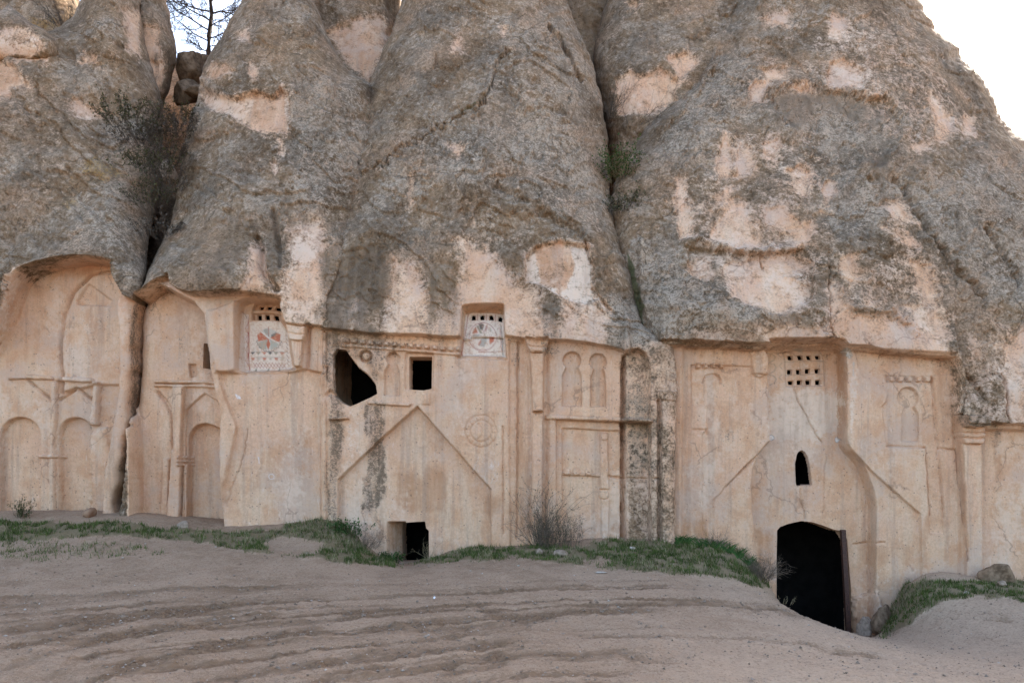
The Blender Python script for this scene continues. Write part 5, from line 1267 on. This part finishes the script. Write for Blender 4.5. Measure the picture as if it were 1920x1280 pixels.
def rnd(): return Vector((random.gauss(0, 1), random.gauss(0, 1), random.gauss(0, 1)))
def walk(p, d, length, n, wig, lift=0.0):
    pts = [p.copy()]; d = d.normalized()
    for k in range(n):
        d = (d + rnd() * wig + Vector((0, 0, lift))).normalized()
        p = p + d * (length / n); pts.append(p.copy())
    return pts, d

M_BARK = flat_material('dark_bark', (0.020, 0.016, 0.014), (0.05, 0.04, 0.034), 30)
M_DRY = flat_material('dry_grey_twigs', (0.10, 0.075, 0.055), (0.22, 0.17, 0.125), 12)
M_DARKTWIG = flat_material('dark_brush_twigs', (0.055, 0.043, 0.033), (0.13, 0.105, 0.08), 12)
M_OLIVE = flat_material('dull_olive_leaves', (0.045, 0.052, 0.022), (0.11, 0.11, 0.05), 15)
M_STRAW = flat_material('straw_blades', (0.20, 0.16, 0.09), (0.36, 0.29, 0.17), 10)
M_GREEN = flat_material('turf_green', (0.042, 0.068, 0.014), (0.11, 0.138, 0.036), 5)
M_FRESH = flat_material('bright_green_leaves', (0.03, 0.07, 0.018), (0.07, 0.13, 0.035), 8)

def empty(name, loc, label, cat, group=None):
    e = bpy.data.objects.new(name, None); COL.objects.link(e); e.location = loc
    bpy.context.view_layer.update()
    return tag(e, label, cat, group)

def bare_tree():
    random.seed(11)
    base = Vector(at(393, 122, 15.0)); root = empty('bare_tree', base, 'leafless tree against the blue sky in the gap between cones', 'tree')
    tr, br = Twigs(), Twigs()
    pts = [Vector(at(px, py, 15.0 + k * .02)) for k, (px, py) in enumerate([(393, 125), (391, 95), (392, 70), (395, 45), (397, 22), (394, 0), (390, -25), (388, -60)])]
    tr.tube(pts, 0.105, 0.045, 7)
    def branch(p, d, l, r, lev):
        n = 5
        q, dd = walk(p, d, l, n, 0.16, 0.05)
        br.tube(q, max(r, .006), max(r * 0.45, .004), 4 if lev < 2 else 3)
        if lev >= 4: return
        for k in range(1, n + 1):
            for _ in range(2 if lev < 3 else 1):
                if random.random() < 0.82:
                    ax = (q[k] - q[k - 1]).normalized()
                    nd = (ax * 0.75 + rnd() * 0.55); nd.y *= 0.7
                    branch(q[k], nd, l * random.uniform(.35, .62), r * 0.5, lev + 1)
    for py, dx, l in ((98, -1, .7), (88, .9, .7), (78, -1, 1.3), (72, 1, 1.0), (58, -1, 1.7), (50, .8, 1.2), (40, -.9, 1.6), (26, 1, 2.0), (22, -1, 1.8), (5, 1, 1.8), (0, -1, 1.8), (-20, 1, 1.6), (-25, -1, 1.8), (-50, .6, 1.6), (-55, -.5, 1.6), (-58, .1, 1.5)):
        x = np.interp(-py, [-125, -95, -70, -45, -22, 0, 25, 60], [393, 391, 392, 395, 397, 394, 390, 388])
        branch(Vector(at(x, py, 15.05)), Vector((dx, random.uniform(-.6, .6), random.uniform(.25, .6))), l, 0.032 * (0.6 + l * .25), 1)
    tr.obj('trunk', M_BARK, root); br.obj('crown', M_BARK, root)
bare_tree()

def bush(name, label, loc, n, h, spread, tw_mat, lf_mat, leaves, seed, lean=(0, 0), r=0.006, ll=0.03, up=1.0, droop=0.0, cat='bush', group=None, base=None, lev=1):
    random.seed(seed)
    root = empty(name, loc, label, cat, group)
    t, lf = Twigs(), Twigs()
    for k in range(n):
        a = random.uniform(0, 6.283); q = random.random() ** .5
        b = base or (spread * .35, spread * .25, 0.02)
        p = Vector(loc) + Vector((math.cos(a) * q * b[0], math.sin(a) * q * b[1], random.uniform(-1, .3) * b[2]))
        d = Vector((math.cos(a) * q * spread + lean[0], math.sin(a) * q * spread * .7 + lean[1], up * random.uniform(.5, 1.1)))
        pts, dd = walk(p, d, h * random.uniform(.45, 1.0), 5, 0.16, -droop)
        t.tube(pts, r * random.uniform(.6, 1.2), r * .3)
        for j in range(1, 6):
            for _ in range(2 * lev):
                if random.random() < .6:
                    q2, _d = walk(pts[j], (pts[j] - pts[j - 1]).normalized() + rnd() * .7, h * random.uniform(.1, .3), 3, .2, -droop)
                    t.tube(q2, r * .5, r * .2)
                    for _l in range(leaves):
                        m = random.choice(q2); lf.leaf(m, (rnd() * .8 + Vector((0, 0, .3))).normalized(), ll * random.uniform(.6, 1.3), ll * .28)
    t.obj('twigs', tw_mat, root)
    if leaves: lf.obj('leaves', lf_mat, root)
    return root

# brush in the cleft between the niche cone and its neighbour
spots = [(238, 200, 1.6, .8, 'olive-green tangled brush clinging high on the niche cone', M_OLIVE, 3), (262, 240, 1.7, .85, 'dark dense brush at the top of the cleft', M_DARKTWIG, 3), (300, 235, 2.4, .8, 'dark brush below the stacked boulders in the cleft', M_OLIVE, 3),
         (285, 295, 1.6, .9, 'thick dark brush filling the middle of the cleft', M_OLIVE, 4), (318, 275, 2.0, .7, 'dark brush against the edge of the painted-niche cone', M_DARKTWIG, 3), (285, 355, 1.3, .8, 'dark brush below the grey stone in the cleft', M_OLIVE, 3), (300, 410, 1.1, .6, 'lowest brush in the cleft above the crack', M_DARKTWIG, 2), (335, 200, 3.0, .7, 'brush growing right under the split boulder', M_OLIVE, 3), (325, 225, 2.2, .8, 'dark brush hiding the pink spur foot in the cleft', M_DARKTWIG, 3), (312, 320, 1.7, .7, 'dry brush in front of the grey stone in the cleft', M_DARKTWIG, 2)]
for k, (px, py, y, h, lab, lm, lv) in enumerate(spots):
    bush('cleft_bush', lab, at(px, py + 25, y), 24, h * .72, .7, M_DARKTWIG, lm, lv - (k % 2), 100 + k, lean=(0, -.35), r=.007, ll=.05, group='brush in the left cleft', base=(.35, .25, .15), lev=2)
bush('cleft_bush', 'green and dry tuft growing in the cleft beside the tallest cone', at(1160, 330, 2.5), 60, .75, .6, M_STRAW, M_FRESH, 3, 120, lean=(0, -.3), r=.004, ll=.06, base=(.25, .2, .2), group='brush in the right cleft')
bush('cleft_bush', 'dull brush lower in the cleft beside the tallest cone', at(1164, 395, 1.8), 40, .6, .6, M_DARKTWIG, M_OLIVE, 3, 121, lean=(0, -.3), r=.005, ll=.05, base=(.2, .2, .2), group='brush in the right cleft')
bush('dry_shrub', 'leafless twiggy shrub at the foot of the pink rock shoulder', at(1148, 215, 3.4), 22, .9, .8, M_DARKTWIG, None, 0, 122, lean=(.3, -.3), r=.006, base=(.1, .1, .1))
bush('dry_shrub', 'thin dead branch arching over the ledge under the rock shoulder', at(1195, 232, 3.3), 8, 1.0, .9, M_DARKTWIG, None, 0, 123, lean=(.4, -.2), r=.006, base=(.3, .1, .05))
bush('brush_clump', 'purplish dry brush on the ledge behind the pale hump', at(125, 48, 6.0), 50, .7, .8, M_DARKTWIG, None, 0, 124, r=.007, base=(.4, .2, .1), lev=2)
# shrub before the facade
p = ground_at(1046, -0.35)
bush('dry_shrub', 'dense dry brown bush growing against the framed panel', p, 74, 0.66, .16, M_DRY, M_OLIVE, 1, 130, r=.004, ll=.03, base=(.44, .16, .02), up=1.2, lev=2)
p = ground_at(1018, -0.25)
bush('sprawling_shrub', 'tall straggling grey-green shrub climbing the pilaster', p, 26, 1.45, .35, M_DRY, M_OLIVE, 4, 131, r=.006, ll=.03, up=1.5, base=(.16, .1, .02))
bush('twiggy_shrub', 'sparse twiggy shrub spreading over the wall beside the pilaster', ground_at(1000, -0.2), 9, 1.0, .8, M_DRY, M_OLIVE, 2, 132, lean=(-.4, 0), r=.006, ll=.02, up=.8, base=(.06, .05, .02))
bush('weed', 'thin dry weed standing in the low doorway', ground_at(802, -0.25), 9, .5, .4, M_STRAW, None, 0, 133, r=.003, base=(.06, .05, .02), cat='weed')
bush('weed', 'dark leafy weed at the sill of the low doorway', ground_at(735, -0.45), 26, .22, .7, M_OLIVE, M_FRESH, 3, 134, r=.003, ll=.05, base=(.14, .08, .02), cat='weed')
bush('weed', 'clump of dark leafy weeds on the bank above the low doorway', ground_at(655, -0.45), 34, .35, .6, M_OLIVE, M_FRESH, 3, 135, r=.003, ll=.05, base=(.2, .12, .02), cat='weed')
bush('weed', 'tangle of dry stems on the bank sloping to the low doorway', ground_at(682, -0.5), 60, .40, .8, M_DRY, None, 0, 136, r=.003, base=(.28, .16, .02), cat='weed', lev=2)
bush('weed', 'dry brown thistle on the turf beside the bell-shaped front', ground_at(1345, -0.3), 22, .42, .6, M_DRY, None, 0, 137, r=.0035, base=(.12, .08, .02), cat='weed', lev=2)
bush('weed', 'dark dry tangle hanging over the bank beside the arched doorway', ground_at(1425, -0.6), 90, .5, .7, M_DRY, None, 0, 138, lean=(.2, 0), r=.0035, base=(.2, .2, .05), cat='weed', lev=2)
bush('weed', 'pale stalks at the lip of the dip before the arched doorway', ground_at(1462, -1.5), 16, .16, .7, M_STRAW, None, 0, 139, r=.003, base=(.25, .1, .02), cat='weed')
bush('weed', 'small green weed at the foot of the left arched niche', ground_at(38, -0.05), 30, .4, .5, M_OLIVE, M_OLIVE, 3, 140, r=.003, ll=.035, base=(.12, .08, .02), cat='weed')

def strap_plant(label, px, y, n, h, seed):
    random.seed(seed)
    loc = ground_at(px, y); root = empty('strap_leaf_plant', loc, label, 'plant', 'strap-leaved plants along the wall')
    t = Twigs()
    for k in range(n):
        a = random.uniform(0, 6.28); d = Vector((math.cos(a) * .5, math.sin(a) * .4, 1.0)).normalized()
        b = loc + Vector((random.gauss(0, .05), random.gauss(0, .04), -.02)); w = .011; l = h * random.uniform(.6, 1.1)
        u = d.cross(Vector((0, -1, .2))).normalized(); prev = None
        for j in range(4):
            f = j / 3; pnt = b + d * l * f + Vector((math.cos(a) * .18 * l * f * f * 2, math.sin(a) * .15 * l * f * f, -.25 * l * f * f))
            ww = w * (1 - f) ** .6 + .001; i0 = len(t.co); t.co += [pnt - u * ww, pnt + u * ww]
            if prev is not None: t.f.append((prev, prev + 1, i0 + 1, i0))
            prev = i0
    t.obj('leaves', M_FRESH, root)
for k, px in enumerate((1268, 1290, 1312, 1338, 1362, 1384, 1402)):
    strap_plant('strap-leaved green plant on the turf below the bell-shaped front', px, -0.25 - .03 * k, 22, .28, 200 + k)

# turf: blades rooted on the ground, one mass
def turf():
    rsx = np.random.RandomState(9)
    i = np.nonzero(GVIS & (GGRS > 0.12) & (GPX > -60) & (GPX < 1980))
    w = np.clip(GGRS[i], 0, 1) ** 1.5 * (0.35 + fbm(GX[i] * 3, GY[i] * 3, 555, 3)) * (fbm(GX[i] * 8, GY[i] * 8, 556, 3) > 0.46)
    NB = 46000
    pick = rsx.choice(len(w), NB, p=w / w.sum())
    x = GX[i][pick] + rsx.normal(0, .02, NB); y = GY[i][pick] + rsx.normal(0, .02, NB); z = GZ[i][pick] - 0.006
    n = len(x)
    a = rsx.uniform(0, 6.283, n); l = rsx.gamma(4, 0.011, n) + 0.015; tl = rsx.uniform(.2, .9, n)
    bx, by = np.cos(a), np.sin(a); wd = 0.0045 + 0.003 * rsx.rand(n)
    p0 = np.stack([x - by * wd, y + bx * wd, z], 1); p1 = np.stack([x + by * wd, y - bx * wd, z], 1)
    tip = np.stack([x + bx * l * tl, y + by * l * tl, z + l], 1)
    co = np.stack([p0, p1, tip], 1).reshape(-1, 3)
    f = np.arange(3 * n).reshape(-1, 3)
    dry = rsx.rand(n) < (0.16 + 0.35 * (fbm(x * 2, y * 2, 560, 3) > .55))
    me = mesh_from('grass', co, f, [M_GREEN, M_STRAW], False, dry.astype(np.int32))
    tag(new_obj('grass', me), 'short patchy green turf along the foot of the wall', 'grass', kind='stuff')
turf()

# loose grit and clods churned up by wheels, one mass
def gravel():
    rg = np.random.RandomState(77)
    i = np.nonzero(GVIS & (GY > -9.2) & (GPX > -40) & (GPX < 1960) & (GPY > 1040))
    w = (0.25 + 2.5 * GRUT[i] ** 1.5) * (0.2 + fbm(GX[i] * 1.5, GY[i] * 1.5, 601, 3)) * (1 - 0.8 * GGRS[i])
    n = 9000
    k = rg.choice(len(w), n, p=w / w.sum())
    c = np.stack([GX[i][k] + rg.normal(0, .015, n), GY[i][k] + rg.normal(0, .015, n), GZ[i][k]], 1)
    s = np.clip(rg.lognormal(-4.85, 0.5, n), 0.004, 0.03)
    base = np.array([[1, 0, 0], [-.5, .87, 0], [-.5, -.87, 0], [0, 0, .9], [0, 0, -.6]])
    v = base[None] + rg.normal(0, .22, (n, 5, 3)); v[:, :, 2] *= 0.75
    a = rg.uniform(0, 6.28, n); ca, sa = np.cos(a)[:, None], np.sin(a)[:, None]
    v = np.stack([v[..., 0] * ca - v[..., 1] * sa, v[..., 0] * sa + v[..., 1] * ca, v[..., 2]], -1) * s[:, None, None] + c[:, None, :] + np.array([0, 0, 1])[None, None] * (s * .3)[:, None, None]
    t = np.array([[0, 1, 3], [1, 2, 3], [2, 0, 3], [1, 0, 4], [2, 1, 4], [0, 2, 4]])
    f = (np.arange(n) * 5)[:, None, None] + t[None]
    mi = np.repeat((rg.rand(n) < .05).astype(np.int32), 6)
    me = mesh_from('gravel', v.reshape(-1, 3), f.reshape(-1, 3), [flat_material('earth_clods', (0.16, 0.115, 0.082), (0.32, 0.245, 0.185), 9), M_PEB], False, mi)
    tag(new_obj('gravel', me), 'grit and small clods strewn along the tyre ruts', 'gravel', kind='stuff')
gravel()
